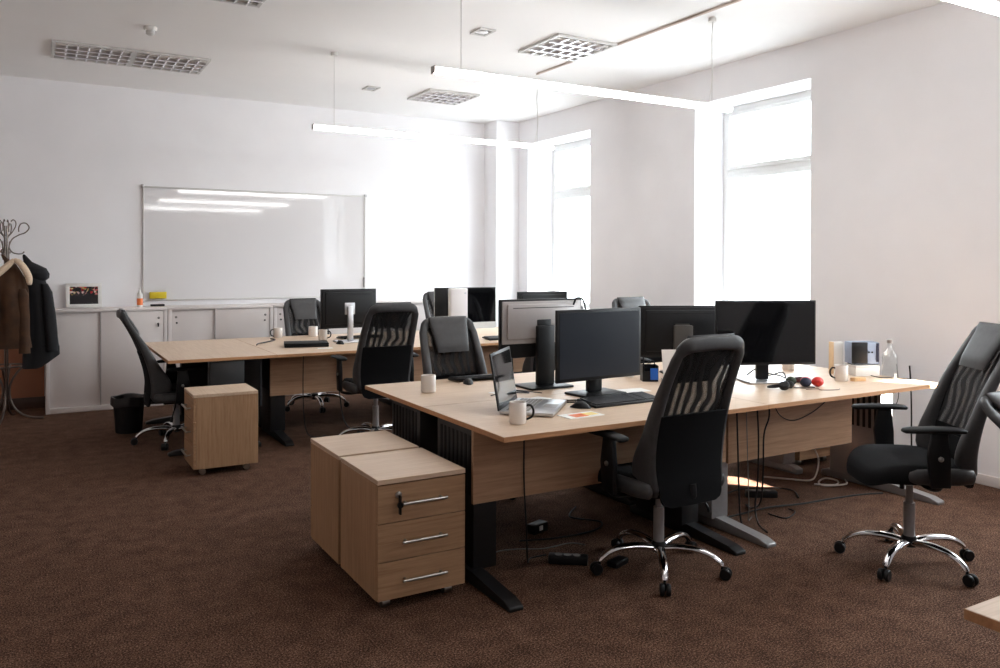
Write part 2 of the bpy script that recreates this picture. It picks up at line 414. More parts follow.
def cabinet(x0, x1, label, lockside):
    cx = (x0 + x1) / 2; W = (x1 - x0) / 2 - .002
    t = thing('sliding_door_cabinet', label, 'cabinet', (cx, 8.955, 0), 0, 'white cabinets along the back wall')
    b = MB(); D = .43; h = 1.008
    b.box(-W, -W + .035, 0, D, 0, h - .026, .002); b.box(W - .035, W, 0, D, 0, h - .026, .002)
    b.box(-W + .035, W - .035, 0, D, .0, .05, .002); b.box(-W + .035, W - .035, D - .01, D, .05, h - .026)
    b.box(-W + .035, W - .035, .03, D - .01, .5, .52)
    b.build('carcass', 'white', t)
    MB().box(-W, W, -.004, D + .005, h - .025, h, .002).build('top', 'white', t)
    dd = {}
    for k, (a, c, y) in enumerate(((-W + .037, -.075 + .03, .028), (-.075, W - .037, .008))):
        dr = MB().box(a, c, y, y + .016, .053, h - .03, .001).build('door', 'white', t)
        xl = a + .045 if k == 0 else c - .045
        MB().lathe([(.012, 0), (.012, .004), (.006, .006)], 14).xf(Matrix.Translation((xl, y, .905)) @ Matrix.Rotation(radians(90), 4, 'X')).build('finger_pull', 'cable_grey', dr)
        MB().lathe([(.010, 0), (.010, .008), (.004, .009)], 14).xf(Matrix.Translation((xl + (.006 if k == 0 else -.006), y, .845)) @ Matrix.Rotation(radians(90), 4, 'X')).build('lock', 'black', dr)
        MB().box(c - .006 if k == 0 else a, c if k == 0 else a + .008, y - .004, y, .053, h - .03).build('door_edge', 'alu_matt', dr)
        if k == 1 and lockside:
            MB().box(xl - .012, xl, y - .03, y - .009, .815, .85, .002).build('key', 'black', dr)
    return t
cabinet(.116, 1.219, 'white sliding door cabinet beside the coat rack, picture frame on top', True)
cabinet(1.221, 2.306, 'white sliding door cabinet behind the end desk', False)
cabinet(2.308, 3.393, 'white sliding door cabinet behind the far chair by dark monitor', False)
cabinet(3.395, 4.48, 'white sliding door cabinet nearest the corner column', False)
CT = 1.008
t = thing('picture_frame', 'white framed group photo leaning on the white cabinet', 'picture frame', (.466, 9.31, CT), 0)
tl = Matrix.Rotation(radians(-9), 4, 'X')
f = MB(); w_, h_, e = .165, .25, .035
f.box(-w_, w_, -.01, .01, 0, e, .002); f.box(-w_, w_, -.01, .01, h_ - e, h_, .002)
f.box(-w_, -w_ + e, -.01, .01, e, h_ - e, .002); f.box(w_ - e, w_, -.01, .01, e, h_ - e, .002)
f.xf(tl).build('frame', 'white_plastic', t, loc=(0, 0, .003))
p = MB().box(-w_ + e, w_ - e, -.006, .004, e - h_ / 2, h_ - e - h_ / 2).build('photo', 'photo', t)
p.rotation_euler = (radians(-9), 0, 0); p.location = (0, h_ / 2 * sin(radians(9)), h_ / 2 * cos(radians(9)) + .003)
t = thing('spray_bottle', 'small white bottle with orange label on the white cabinet', 'bottle', (.985, 9.24, CT), 0)
MB().lathe([(.0295, .02), (.0295, .09)], 18, cap=False).build('orange_label', 'orange', t)
MB().lathe([(.028, .0), (.029, .10), (.028, .13), (.014, .155)], 18, cap=False).build('body', 'white_plastic', t)
MB().lathe([(.014, .155), (.014, .175), (.010, .178), (.009, .20)], 14).build('cap', 'white_plastic', t)
m = MB().box(-.07, .07, -.02, .02, 0, .022, .006)
o = m.build('eraser_block', 'black_matt', None, loc=(1.165, 9.30, CT)); tag(o, 'flat black eraser lying on the cabinet below the yellow one', 'eraser')

# ------------------------------------------------------------------ coat rack and coats
RX, RY = -.205, 8.8
t = thing('coat_rack', 'curly metal coat rack standing left of the white cabinets', 'coat rack', (RX, RY, 0))
pm = MB()
for a in (0, 90, 180, 270):
    pm.cyl((.014 * cos(radians(a + 45)), .014 * sin(radians(a + 45)), .2), (.014 * cos(radians(a + 45)), .014 * sin(radians(a + 45)), 1.815), .008, None, 8)
pm.build('pole', 'rack', t)
for k in range(4):
    R = Matrix.Rotation(radians(k * 90 - 12), 4, 'Z')
    MB().tube([R @ Vector(p) for p in smooth([(.14, 0, .50), (.10, 0, .46), (.05, 0, .38), (.026, 0, .29), (.04, 0, .18), (.09, 0, .09), (.18, 0, .03), (.31, 0, .011)], 5)], .010, 8).build('leg', 'rack', t)
    MB().tube([R @ Vector(p) for p in smooth([(.024, 0, 1.50), (.026, 0, 1.62), (.05, 0, 1.69), (.105, 0, 1.73), (.16, 0, 1.755), (.19, 0, 1.80), (.165, 0, 1.84), (.125, 0, 1.837), (.105, 0, 1.80), (.105, 0, 1.76)], 5)], .0055, 8).build('upper_hook', 'rack', t)
    MB().tube([R @ Vector(p) for p in smooth([(.022, 0, 1.72), (.05, 0, 1.755), (.078, 0, 1.81), (.08, 0, 1.85), (.06, 0, 1.872), (.04, 0, 1.855)], 5)], .005, 8).build('top_curl', 'rack', t)
    MB().tube([R @ Vector(p) for p in smooth([(.03, 0, 1.67), (.028, 0, 1.61), (.05, 0, 1.57), (.09, 0, 1.555), (.13, 0, 1.557), (.15, 0, 1.575)], 5)], .0055, 8).build('lower_hook', 'rack', t)
MB().tube([(.15 * cos(a * pi / 12), .15 * sin(a * pi / 12), .51) for a in range(24)], .008, 8, True).build('umbrella_ring', 'rack', t)

def garment(levels, fold, nf, seed, bottom=None, seg=40):
    rings = []
    rr = random.Random(seed); ph = [rr.uniform(0, 6.28) for _ in range(4)]
    dense = []
    for (a, b) in zip(levels, levels[1:]):
        for k in range(4):
            q = k / 4; dense.append([x + (y - x) * q for x, y in zip(a, b)])
    dense.append(levels[-1])
    ztop, zbot = levels[0][0], levels[-1][0]
    for z, cx, cy, rx, ry in dense:
        ring = []
        f = fold * min(1, max(0, (ztop - z) / .35))
        for k in range(seg):
            th = 2 * pi * k / seg
            g = 1 + f * (.6 * sin(nf * th + ph[0] + z * 2) + .4 * sin((nf * 2 - 1) * th + ph[1] - z * 3) + .25 * sin(3 * th + z * 9 + ph[2]))
            x = cx + rx * g * math.copysign(abs(cos(th)) ** .8, cos(th)); y = cy + ry * g * math.copysign(abs(sin(th)) ** .8, sin(th))
            zz = z + (bottom(x, y, z) if bottom else 0)
            ring.append((x, y, zz))
        rings.append(ring)
    m = MB(); m.ring_loft(rings, True); return m
# brown coat on the rack's left / front
t = thing('leather_coat', 'brown suede coat with cream sheepskin collar hanging on the rack', 'coat', (0, 0, 0))
garment([(1.549, -.235, 8.655, .008, .008), (1.52, -.215, 8.62, .018, .016), (1.46, -.16, 8.48, .04, .035), (1.42, -.165, 8.45, .07, .05), (1.34, -.18, 8.43, .125, .07), (1.22, -.18, 8.42, .15, .08), (1.0, -.175, 8.41, .155, .085), (.85, -.175, 8.41, .155, .085), (.71, -.175, 8.41, .16, .09)], .17, 6, 3).build('body', 'suede', t, 70)
garment([(1.24, -.075, 8.380, .03, .03), (1.18, -.065, 8.370, .045, .045), (1.0, -.058, 8.360, .045, .045), (.80, -.055, 8.350, .042, .045), (.665, -.055, 8.350, .045, .045)], .06, 5, 4, None, 20).build('sleeve', 'suede', t, 70)
garment([(1.24, -.28, 8.350, .03, .03), (1.18, -.285, 8.335, .045, .04), (1.0, -.285, 8.325, .045, .04), (.80, -.285, 8.320, .042, .04), (.66, -.285, 8.320, .043, .04)], .06, 5, 8, None, 20).build('sleeve', 'suede', t, 70)
for pts in ([(-.135, 8.390, 1.50), (-.09, 8.380, 1.47), (-.05, 8.360, 1.41), (-.02, 8.335, 1.34), (-.015, 8.325, 1.275)], [(-.135, 8.390, 1.50), (-.18, 8.380, 1.45), (-.23, 8.360, 1.40), (-.28, 8.340, 1.35), (-.32, 8.330, 1.30)]):
    MB().tube(smooth(pts, 5), [.022, .026, .03, .034, .037, .039, .040, .041, .042, .042, .042, .042, .041, .040, .039, .038, .036, .033, .03, .026, .018], 12, flat=.7).build('collar', 'fleece', t, 80)
# navy hooded jacket
t = thing('hooded_jacket', 'dark navy hooded jacket hanging on the rack right side', 'jacket', (0, 0, 0))
def slant(x, y, z): return max(0, (.62 - z)) * 0 + (.13 * max(0, (x - .06)) / .18 if z < .60 else 0)
garment([(1.36, .03, 8.61, .05, .05), (1.32, .035, 8.61, .075, .065), (1.22, .05, 8.60, .095, .075), (1.05, .062, 8.60, .115, .08), (.85, .075, 8.60, .13, .085), (.66, .082, 8.60, .148, .085), (.50, .078, 8.60, .15, .085)], .07, 6, 11, slant).build('body', 'navy', t, 70)
garment([(1.549, -.062, 8.768, .008, .008), (1.53, -.055, 8.755, .018, .016), (1.48, -.03, 8.70, .035, .035), (1.42, .03, 8.61, .088, .06), (1.37, .05, 8.60, .094, .065), (1.33, .06, 8.60, .08, .06), (1.30, .055, 8.605, .05, .05)], .12, 4, 5).build('hood', 'navy', t, 70)
garment([(1.28, .10, 8.55, .03, .03), (1.2, .125, 8.535, .045, .045), (1.0, .145, 8.525, .05, .05), (.82, .16, 8.52, .05, .05), (.66, .165, 8.515, .045, .045)], .08, 5, 9, None, 20).build('sleeve', 'navy', t, 70)
# waste bin
t = thing('waste_basket', 'black waste basket with bin bag beside the left swivel chair', 'waste basket', (.735, 7.72, 0))
MB().lathe([(.0, .003), (.100, .003), (.104, .0), (.108, .004), (.124, .24), (.136, .245), (.139, .30), (.133, .305), (.120, .26), (.098, .012), (0, .01)], 28, cap=False).build('bin', 'black_matt', t)
bag = MB()
bag.ring_loft([[((r + .006 * sin(5 * th) * q) * cos(th), (r + .006 * sin(7 * th + 1) * q) * sin(th), z + .008 * q * sin(4 * th + 2)) for th in [2 * pi * k / 32 for k in range(32)]] for r, z, q in ((.144, .235, 1), (.146, .27, .6), (.142, .312, .5), (.128, .309, .5), (.115, .25, .6), (.06, .20, 1))], False)
bag.build('bin_liner', plain('crumpled_black_bin_bag', rgb(26, 26, 28), .35, var=.2, bump=.4, bscale=60), t)

# ------------------------------------------------------------------ desks
def leg_profile(y0, y1):
    """side outline (Y,Z) of a panel leg: foot, wide lower part, narrower upper part; front of the leg at y0"""
    d = y1 - y0; s = 1 if d > 0 else -1
    return [(y0, 0), (y0, .022), (y0 + s * .06, .04), (y0 + s * .235, .062), (y0 + s * .225, .325), (y0 + s * .25, .335), (y0 + s * .50, .335), (y0 + s * .50, .714), (y0 + s * .80, .714), (y0 + s * .80, .06), (y1, .03), (y1, 0)]
def desk(label, x0, x1, yf, yb, legs, panel=None, mat='wood_x', leg_style='panel', group=None):
    """yf: the sitter's edge; yb: the far edge.  legs: [(x, material)]"""
    t = thing('office_desk', label, 'desk', ((x0 + x1) / 2, (yf + yb) / 2, 0), 0, group)
    ox, oy = (x0 + x1) / 2, (yf + yb) / 2
    ya, yb_ = min(yf, yb), max(yf, yb); g = .002
    MB().box(x0 + g - ox, x1 - g - ox, ya + g - oy, yb_ - g - oy, .7155, .74, .002, 1).build('desktop', mat, t)
    MB().box(x0 + g - ox - .0006, x1 - g - ox + .0006, ya + g - oy - .0006, yb_ - g - oy + .0006, .7165, .7385).build('edge_band', 'wood_edge', t)
    s = 1 if yb > yf else -1
    for x, lm in legs:
        f0 = yf - s * .05 - oy; f1 = yb - s * .035 - oy
        d = abs(f1 - f0)
        P = [(f0 + s * a, z) for a, z in ((0, 0), (0, .02), (.06, .036), (.36, .062), (.55, .062), (d - .06, .055), (d, .035), (d, 0))]
        dx = -.05 if abs(x - 1.84) < .001 else 0
        lg = MB().prism(P, 'X', x + dx - .035 - ox, x + dx + .035 - ox, .006, 2)
        lg.box(x - .062 - ox, x + .062 - ox, min(f0 + s * .372, f0 + s * .76), max(f0 + s * .372, f0 + s * .76), .055, .7145, .004)
        lg = lg.build('leg', lm, t)
        rb = MB()
        for k in range(8):
            yy = f0 + s * (.40 + k * .043)
            for sx in (-1, 1): rb.box(x - ox + sx * .0625 - .0025, x - ox + sx * .0625 + .0025, min(yy, yy + s * .02), max(yy, yy + s * .02), .40, .68)
        rb.build('cable_slots', 'black_matt', lg)
    if panel:
        xa, xb, py, pz = panel
        MB().box(xa - ox, xb - ox, py - .009 - oy, py + .009 - oy, pz, .712, .001, 1).build('modesty_panel', 'wood_panel', t)
    else: pass
    return t
DX, DY, DL, DW, DE = 1.7524, 2.98, 1.632, .838, 4.93
G1 = 'four desks pushed together near the pedestals'
desk('pale wood desk corner nearest the viewer, open laptop and black handled mug on it', DX, DX + DL, DY, DY + DW, [(1.84, 'black_metal'), (3.13, 'black_metal')], (1.762, 3.376, 3.285, .372), group=G1)
desk('pale wood desk by the window wall, with coloured balls and glass bottle on it', DX + DL, DE, DY, DY + DW, [(3.455 - .10, 'silver_metal'), (4.86, 'silver_metal')], (3.392, 4.47, 3.285, .36), group=G1)
desk('pale wood desk with lone white mug, behind the laptop desk', DX, DX + DL, DY + 2 * DW, DY + DW, [(1.86, 'black_metal'), (3.2, 'black_metal')], (1.94, 3.12, 4.27, .36), group=G1)
desk('pale wood desk under the back-turned black monitor by the window', DX + DL, DE, DY + 2 * DW, DY + DW, [(3.47, 'silver_metal'), (4.69, 'silver_metal')], (3.56, 4.60, 4.27, .36), group=G1)
EX0, EX1, EY0, EY1 = .890, 1.711, 6.512, 8.083
G2 = 'desks of the far cluster'
EM = (EY0 + EY1) / 2
desk('far desk with closed black laptop and back-turned monitor on it', EX1, 3.345, EY0, EM, [(1.80, 'black_metal'), (3.25, 'black_metal')], (1.73, 3.33, 6.82, .36), group=G2)
desk('far desk carrying the glossy black all-in-one computer', 3.345, 4.98, EY0, EM, [(3.43, 'black_metal'), (4.9, 'black_metal')], (3.36, 4.96, 6.82, .36), group=G2)
desk('rear far desk in front of the cabinets, two white mugs on it', EX1, 3.345, EY1, EM, [(1.80, 'black_metal'), (3.25, 'black_metal')], (1.73, 3.33, 7.69, .36), group=G2)
desk('rear far desk nearest the corner column', 3.345, 4.98, EY1, EM, [(3.43, 'black_metal'), (4.9, 'black_metal')], (3.36, 4.96, 7.69, .36), group=G2)
# end desk, turned across the row
t = thing('end_desk', 'pale wood desk set crosswise at the left end of the far cluster', 'desk', ((EX0 + EX1) / 2, EM, 0), 0, G2)
ox, oy = (EX0 + EX1) / 2, EM
MB().box(EX0 + .002 - ox, EX1 - .002 - ox, EY0 + .002 - oy, EY1 - .002 - oy, .7155, .74, .002, 1).build('desktop', 'wood_y', t)
MB().box(EX0 + .0014 - ox, EX1 - .0014 - ox, EY0 + .0014 - oy, EY1 - .0014 - oy, .7165, .7385).build('edge_band', 'wood_edge', t)
for y in (6.60, 7.99):
    P = [(.90 - ox + a, z) for a, z in ((0, 0), (0, .02), (.06, .036), (.30, .062), (.55, .062), (.70, .035), (.70, 0))]
    MB().prism(P, 'Y', y - .03 - oy, y + .03 - oy, .006, 2).box(1.20 - ox, 1.46 - ox, y - .05 - oy, y + .05 - oy, .055, .7145, .004).build('leg', 'black_metal', t)
mp = MB().box(1.60 - ox, 1.615 - ox, 6.62 - oy, 7.98 - oy, .32, .713)
for k in range(34): mp.box(1.592 - ox, 1.601 - ox, 6.64 + k * .0395 - oy, 6.66 + k * .0395 - oy, .33, .70)
mp.build('ribbed_modesty_panel', plain('dark_ribbed_panel', rgb(24, 25, 30), .5), t)
# the desk whose corner shows at the lower right
t = thing('office_desk', 'desk corner cut off at the lower right edge of the picture', 'desk', (2.56, .605, 0), 0)
MB().box(-.797, .797, -.405, .405, .7155, .74, .002, 1).build('desktop', 'wood_x', t)
MB().box(-.7976, .7976, -.4056, .4056, .7165, .7385).build('edge_band', 'wood_edge', t)
for x in (-.70, .70):
    P = [(a, z) for a, z in ((-.43, 0), (-.43, .02), (-.38, .036), (-.2, .06), (-.2, .32), (.0, .335), (.0, .7145), (.3, .7145), (.3, .07), (.36, .035), (.36, 0))]
    MB().prism(P, 'X', x - .03, x + .03, .006, 2).build('leg', 'black_metal', t)
MB().box(-.66, .66, .09, .108, .345, .712, .001, 1).build('modesty_panel', 'wood_panel', t)

# ------------------------------------------------------------------ pedestals
def pedestal(label, cx, cy, w, d, rotz, key=False, top=.568):
    """drawers face local -Y"""
    t = thing('drawer_pedestal', label, 'drawer unit', (cx, cy, 0), rotz, 'wooden drawer pedestals')
    W, D, b = w / 2, d / 2, .05
    body = MB().box(-W, -W + .018, -D + .02, D, b, top - .022, .001, 1).box(W - .018, W, -D + .02, D, b, top - .022, .001, 1).box(-W + .018, W - .018, D - .012, D, b, top - .022).box(-W + .018, W - .018, -D + .02, D - .012, b, b + .018)
    body.build('body', 'wood_z', t)
    MB().box(-W, W, -D, D, top - .021, top, .0015, 1).build('top', 'wood_x', t)
    zs = [b, b + (top - .024 - b) / 3, b + 2 * (top - .024 - b) / 3, top - .024]
    for k in range(3):
        dr = MB().box(-W + .001, W - .001, -D + .001, -D + .019, zs[k] + .0025, zs[k + 1] - .0015, .001, 1).box(-W + .03, W - .03, -D + .019, D - .04, zs[k] + .03, zs[k + 1] - .03).build('drawer', 'wood_front', t)
        zc = (zs[k] + zs[k + 1]) / 2; L = .085
        h = MB().cyl((-L - .02, -D - .03, zc), (L + .02, -D - .03, zc), .0065, None, 10)
        for sx in (-1, 1): h.cyl((sx * L, -D + .002, zc), (sx * L, -D - .03, zc), .0055, None, 8)
        h.build('handle', 'steel', dr)
        if k == 2 and key:
            MB().lathe([(.014, -.002), (.014, .008), (.01, .011)], 16).xf(Matrix.Translation((-.115, -D, zc + .035)) @ Matrix.Rotation(radians(90), 4, 'X')).build('lock', 'steel', dr)
            MB().box(-.119, -.111, -D - .03, -D - .01, zc - .045, zc + .035, .002).cyl((-.115, -D - .018, zc - .005), (-.115, -D - .026, zc - .005), .014, None, 12).build('key', 'black', dr)
    for sx in (-1, 1):
        for sy in (-1, 1):
            x, y = sx * (W - .06), sy * (D - .07)
            MB().cyl((x - .018, y, .021), (x + .018, y, .021), .021, None, 14).box(x - .02, x + .02, y - .012, y + .012, .034, .05).build('caster', 'steel', t)
    return t
pedestal('wooden three drawer pedestal with keys in its lock, nearest the viewer', (1.262 + 1.68) / 2, (3.196 + 3.6676) / 2, .4175, .4715, 0, True)
pedestal('wooden pedestal standing just behind the one with keys', (1.262 + 1.68) / 2, (3.6985 + 4.1441) / 2, .4175, .4456, 180)
pedestal('wooden pedestal at the end desk by the left swivel chair', (.963 + 1.403) / 2, (5.86 + 6.249) / 2, .389, .44, -90)
pedestal('wooden pedestal half hidden between desk and window wall', 5.03, 4.17, .40, .40, 0)

# ------------------------------------------------------------------ swivel chairs
BACK = [(.37, -.205), (.55, -.200), (.66, -.222), (.78, -.262), (.90, -.315), (1.0, -.372), (1.08, -.425), (1.13, -.462)]
WID = [(.43, .215), (.50, .225), (.60, .232), (.75, .232), (.90, .226), (1.02, .218), (1.13, .205)]
WING = [(.43, .05), (.48, .12), (.58, .12), (.70, .055), (.86, .025), (.98, .0), (1.13, .0)]
def yb(z):
    # smooth the polyline a little
    return (interp(BACK, z - .03) + interp(BACK, z) + interp(BACK, z + .03)) / 3
def wz(z): return (interp(WID, z - .03) + interp(WID, z) + interp(WID, z + .03)) / 3
def wg(z): return (interp(WING, z - .04) + interp(WING, z) + interp(WING, z + .04)) / 3
def make_chair(split=.795, wing=1.0):
    t = thing('swivel_chair', '-', 'office chair')
    base = MB().lathe([(.026, .085), (.036, .09), (.038, .125), (.03, .14)], 20).build('base_hub', 'black', t)
    for k in range(5):
        R = Matrix.Rotation(radians(72 * k), 4, 'Z')
        pts = smooth([(.02, 0, .108), (.10, 0, .122), (.19, 0, .120), (.25, 0, .104), (.29, 0, .078), (.302, 0, .062)], 4)
        l = MB().tube(pts, [.024 - .009 * i / (len(pts) - 1) for i in range(len(pts))], 10, flat=.75).build('base_leg', 'chrome', base)
        l.rotation_euler = (0, 0, radians(72 * k))
        c = MB()
        for s in (-1, 1): c.lathe([(.012, -.009), (.024, -.009), (.0275, -.004), (.0275, .004), (.024, .009), (.012, .009)], 18).xf(Matrix.Identity(4))
        c.bm.free(); c = MB()
        for s in (-1, 1):
            w_ = MB(); w_.lathe([(.006, -.010), (.024, -.010), (.0275, -.005), (.0275, .005), (.024, .010), (.006, .010)], 18)
            w_.xf(Matrix.Translation((.318, s * .0145, .0275)) @ Matrix.Rotation(radians(90), 4, 'X'))
            me = bpy.data.meshes.new('tmp'); w_.bm.to_mesh(me); w_.bm.free(); c.bm.from_mesh(me); bpy.data.meshes.remove(me)
        c.box(.296, .326, -.0035, .0035, .02, .058, .003).cyl((.302, 0, .05), (.302, 0, .066), .007, None, 8)
        c = c.build('caster', 'black', base); c.rotation_euler = (0, 0, radians(72 * k + 6 * (k % 2)))
        c.rotation_euler = (0, 0, radians(72 * k))
    MB().lathe([(.026, .13), (.026, .30), (.0265, .305)], 20).lathe([(.017, .30), (.017, .39)], 16).build('gas_lift', 'silver_metal', t)
    mech = MB().box(-.075, .075, -.11, .11, .372, .408, .012, 2).box(-.05, .05, -.17, -.08, .38, .402, .006).build('tilt_mechanism', 'black', t)
    MB().tube(smooth([(.06, -.02, .385), (.16, -.03, .375), (.22, -.05, .345), (.25, -.07, .29), (.258, -.075, .262)], 4), [.006] * 12 + [.012] * 5, 8, flat=.6).build('tilt_lever', 'black', mech)
    # seat: rounded cushion with a waterfall front
    rings = []
    prof = [(.0, .86, .408), (.15, .95, .412), (.4, 1.0, .432), (.65, 1.0, .455), (.85, .985, .478), (.95, .95, .490), (1.0, .86, .497), (1.0, .5, .5), (1.0, .05, .501)]
    for _, sc, z in prof:
        r = []
        for k in range(48):
            th = 2 * pi * k / 48
            x = .248 * sc * math.copysign(abs(cos(th)) ** .55, cos(th)); y = .242 * sc * math.copysign(abs(sin(th)) ** .6, sin(th))
            if y < 0: x *= 1 - .10 * (-y / .242) ** 2
            dz = 0
            if y > .08: dz = -.055 * ((y - .08) / .16) ** 2 * (1 if z > .43 else .1)
            dz += .010 * (abs(x) / .25) ** 2 if z > .48 else 0
            r.append((x, y + .022, z + dz))
        rings.append(r)
    seat = MB().ring_loft(rings).build('seat', 'fabric', t, 60)
    for s in (-1, 1):
        rg = []
        for y, h, wd in ((-.20, .018, .012), (-.19, .034, .022), (-.12, .040, .026), (0, .040, .026), (.07, .036, .024), (.105, .024, .016), (.112, .010, .006)):
            cx = .238 * (1 - .06 * (max(0, -y) / .2) ** 2)
            rg.append([(s * (cx + wd * cos(2 * pi * k / 14)), y, .452 + h * sin(2 * pi * k / 14)) for k in range(14)])
        MB().ring_loft(rg).build('side_bolster', 'leather', seat, 70)
    # back frame: leatherette rim running up both sides and over the top
    path = []
    zt = 1.105; rc = .055
    zz = [.425 + i * (zt - rc - .425) / 18 for i in range(19)]
    for z in zz: path.append((-wz(z) + .026, z, -1.0, 0.0))
    wt = wz(zt)
    for i in range(1, 7):
        a = i / 7 * pi / 2
        path.append((-(wt - .026 - rc) - rc * cos(a), zt - rc + rc * sin(a), -cos(a), sin(a)))
    for i in range(0, 9): path.append((-(wt - .026 - rc) * (1 - 2 * i / 8), zt + .004 * sin(pi * i / 8), 0.0, 1.0))
    for i in range(1, 7):
        a = pi / 2 - i / 7 * pi / 2
        path.append(((wt - .026 - rc) + rc * cos(a), zt - rc + rc * sin(a), cos(a), sin(a)))
    for z in reversed(zz): path.append((wz(z) - .026, z, 1.0, 0.0))
    rings = []
    n = len(path)
    for i, (x, z, ax, az) in enumerate(path):
        hb = .020 + .5 * wing * wg(z); yo = yb(z) + .5 * wing * wg(z) - .002
        ha = .026 if az < .5 else .026 + .008 * az
        if i in (0, n - 1): ha *= .5; hb *= .55
        r = []
        for k in range(16):
            th = 2 * pi * k / 16
            u = ha * math.copysign(abs(cos(th)) ** .7, cos(th)); v = hb * math.copysign(abs(sin(th)) ** .7, sin(th))
            r.append((x + ax * u, yo + v, z + az * u))
        rings.append(r)
    MB().ring_loft(rings).build('back_frame', 'leather', t, 70)
    def surf(off, zlo, zhi, inset):
        def fn(u, v):
            z = zlo + (zhi - zlo) * v; hw = wz(z) - inset
            q = (zlo + .05 - z) / .05
            if q > 0 and zlo < .45: hw -= .05 * (1 - math.sqrt(max(0, 1 - q * q)))
            x = -hw + 2 * hw * u
            return (x, yb(z) + off - .02 * (1 - (x / .2) ** 2) * .6, z)
        return fn
    mp = MB().sheet(surf(-.004, split - .01, 1.09, .035), 10, 12, .002).build('mesh_panel', 'mesh', t, 80)
    MB().sheet(surf(-.012, .375, split, .030), 10, 30, .012).build('back_panel', 'backfab', t, 80)
    MB().sheet(surf(.014, .50, split - .03, .075), 8, 10, .016).build('lumbar_cushion', 'backfab', t, 80)
    # headrest pad hung over the top rail, on the sitter's side
    rg = []
    for q in range(15):
        v = q / 14; z = .935 + .212 * v
        e = min(1, .35 + 3.2 * v, .6 + 5 * (1 - v)); hw = .115 + .032 * v
        if v > .93: hw *= .96
        yo = yb(z) + .020 + .004
        rg.append([(hw * math.copysign(abs(cos(2 * pi * k / 28)) ** .35, cos(2 * pi * k / 28)), yo + .022 * e * math.copysign(abs(sin(2 * pi * k / 28)) ** .8, sin(2 * pi * k / 28)), z) for k in range(28)])
    MB().ring_loft(rg).build('headrest', 'leather', t, 60)
    MB().tube(smooth([(0, -.08, .39), (0, -.17, .385), (0, -.232, .40), (0, -.232, .47)], 4), .02, 10, flat=.5).build('back_bracket', 'black', t)
    for s in (-1, 1):
        am = MB().tube(smooth([(s * .10, .0, .40), (s * .22, .0, .395), (s * .285, .0, .41), (s * .305, .0, .45)], 4), .022, 10, flat=.55)
        am.prism([(-.05, .42), (.04, .42), (.055, .56), (.035, .675), (-.035, .675), (-.045, .56)], 'X', s * .305 - .013, s * .305 + .013, .006, 2)
        am = am.build('armrest', 'black', t)
        rg = []
        for y, wd, h in ((-.135, .02, .006), (-.125, .034, .012), (-.08, .041, .014), (.0, .043, .014), (.09, .041, .014), (.135, .032, .012), (.146, .018, .006)):
            rg.append([(s * .305 + wd * cos(2 * pi * k / 16), y + .02, .688 + h * math.copysign(abs(sin(2 * pi * k / 16)) ** .7, sin(2 * pi * k / 16)) - .006 * (y / .14) ** 2) for k in range(16)])
        MB().ring_loft(rg).build('arm_pad', 'black_matt', am, 60)
        MB().lathe([(.012, 0), (.012, .006), (.007, .009)], 14).xf(Matrix.Translation((s * .318, .0, .555)) @ Matrix.Rotation(radians(90 * s), 4, 'Y')).build('height_button', 'steel', am)
    return t
proto = make_chair(); proto_tall = make_chair(.64, .5)
used = [False]
def chair(label, x, y, rot, base_rot=0, lift=0, tilt=0):
    if 'both armrests' in label: c = proto_tall
    elif not used[0]: c = proto; used[0] = True
    else: c = copy_tree(proto)
    c.location = (x, y, 0); c.rotation_euler = (0, 0, radians(rot)); tag(c, label, 'office chair', 'black swivel chairs')
    placed.append((c, base_rot - rot, lift, tilt)); return c
placed = []
chair('black mesh swivel chair seen from behind at the laptop desk, nearest the viewer', 2.64, 3.0, 0, 18, .0, -7)
chair('black swivel chair with both armrests in full view, right of the window desk', 3.775, 2.44, 56.5, 50, .04, -2)
chair('swivel chair mostly cut off by the right edge of the picture', 3.70, 1.285, 180, 10, -.09, 20)
chair('swivel chair seen side-on at the left end desk', 1.035, 7.1, -90, 30, -.05, -2)
chair('swivel chair seen from behind at the far cluster, left of the lone mug', 2.45, 6.25, -3, 20, .03)
chair('swivel chair at the far cluster half hidden behind the silver-backed monitor', 4.02, 6.22, 0, 40, -.02)
chair('grey headrest swivel chair facing us behind the lone white mug', 2.445, 4.60, 180, 15, -.055, -9)
chair('swivel chair of which only the grey headrest shows above the monitors', 4.42, 4.96, 180, 33, .05)
chair('swivel chair facing us left of the far back-turned monitor', 2.50, 8.06, 180, 50, -.05)
chair('swivel chair almost hidden behind the all-in-one computer', 4.1, 8.05, 180, 5, .0)
for c, br, lift, tilt in placed:
    for ch in children(c):
        n = ch.name.split('.')[0]
        if n == 'base_hub': ch.rotation_euler = (0, 0, radians(br))
        elif n == 'gas_lift': pass
        else:
            ch.location.z += lift
            if tilt and n in ('back_frame', 'mesh_panel', 'back_panel', 'lumbar_cushion', 'headrest'):   # recline about the seat joint
                a = radians(tilt); py, pz = -.20, .42
                ch.rotation_euler = (a, 0, 0)
                ch.location += Vector((0, py - (py * cos(a) - pz * sin(a)), pz - (py * sin(a) + pz * cos(a))))

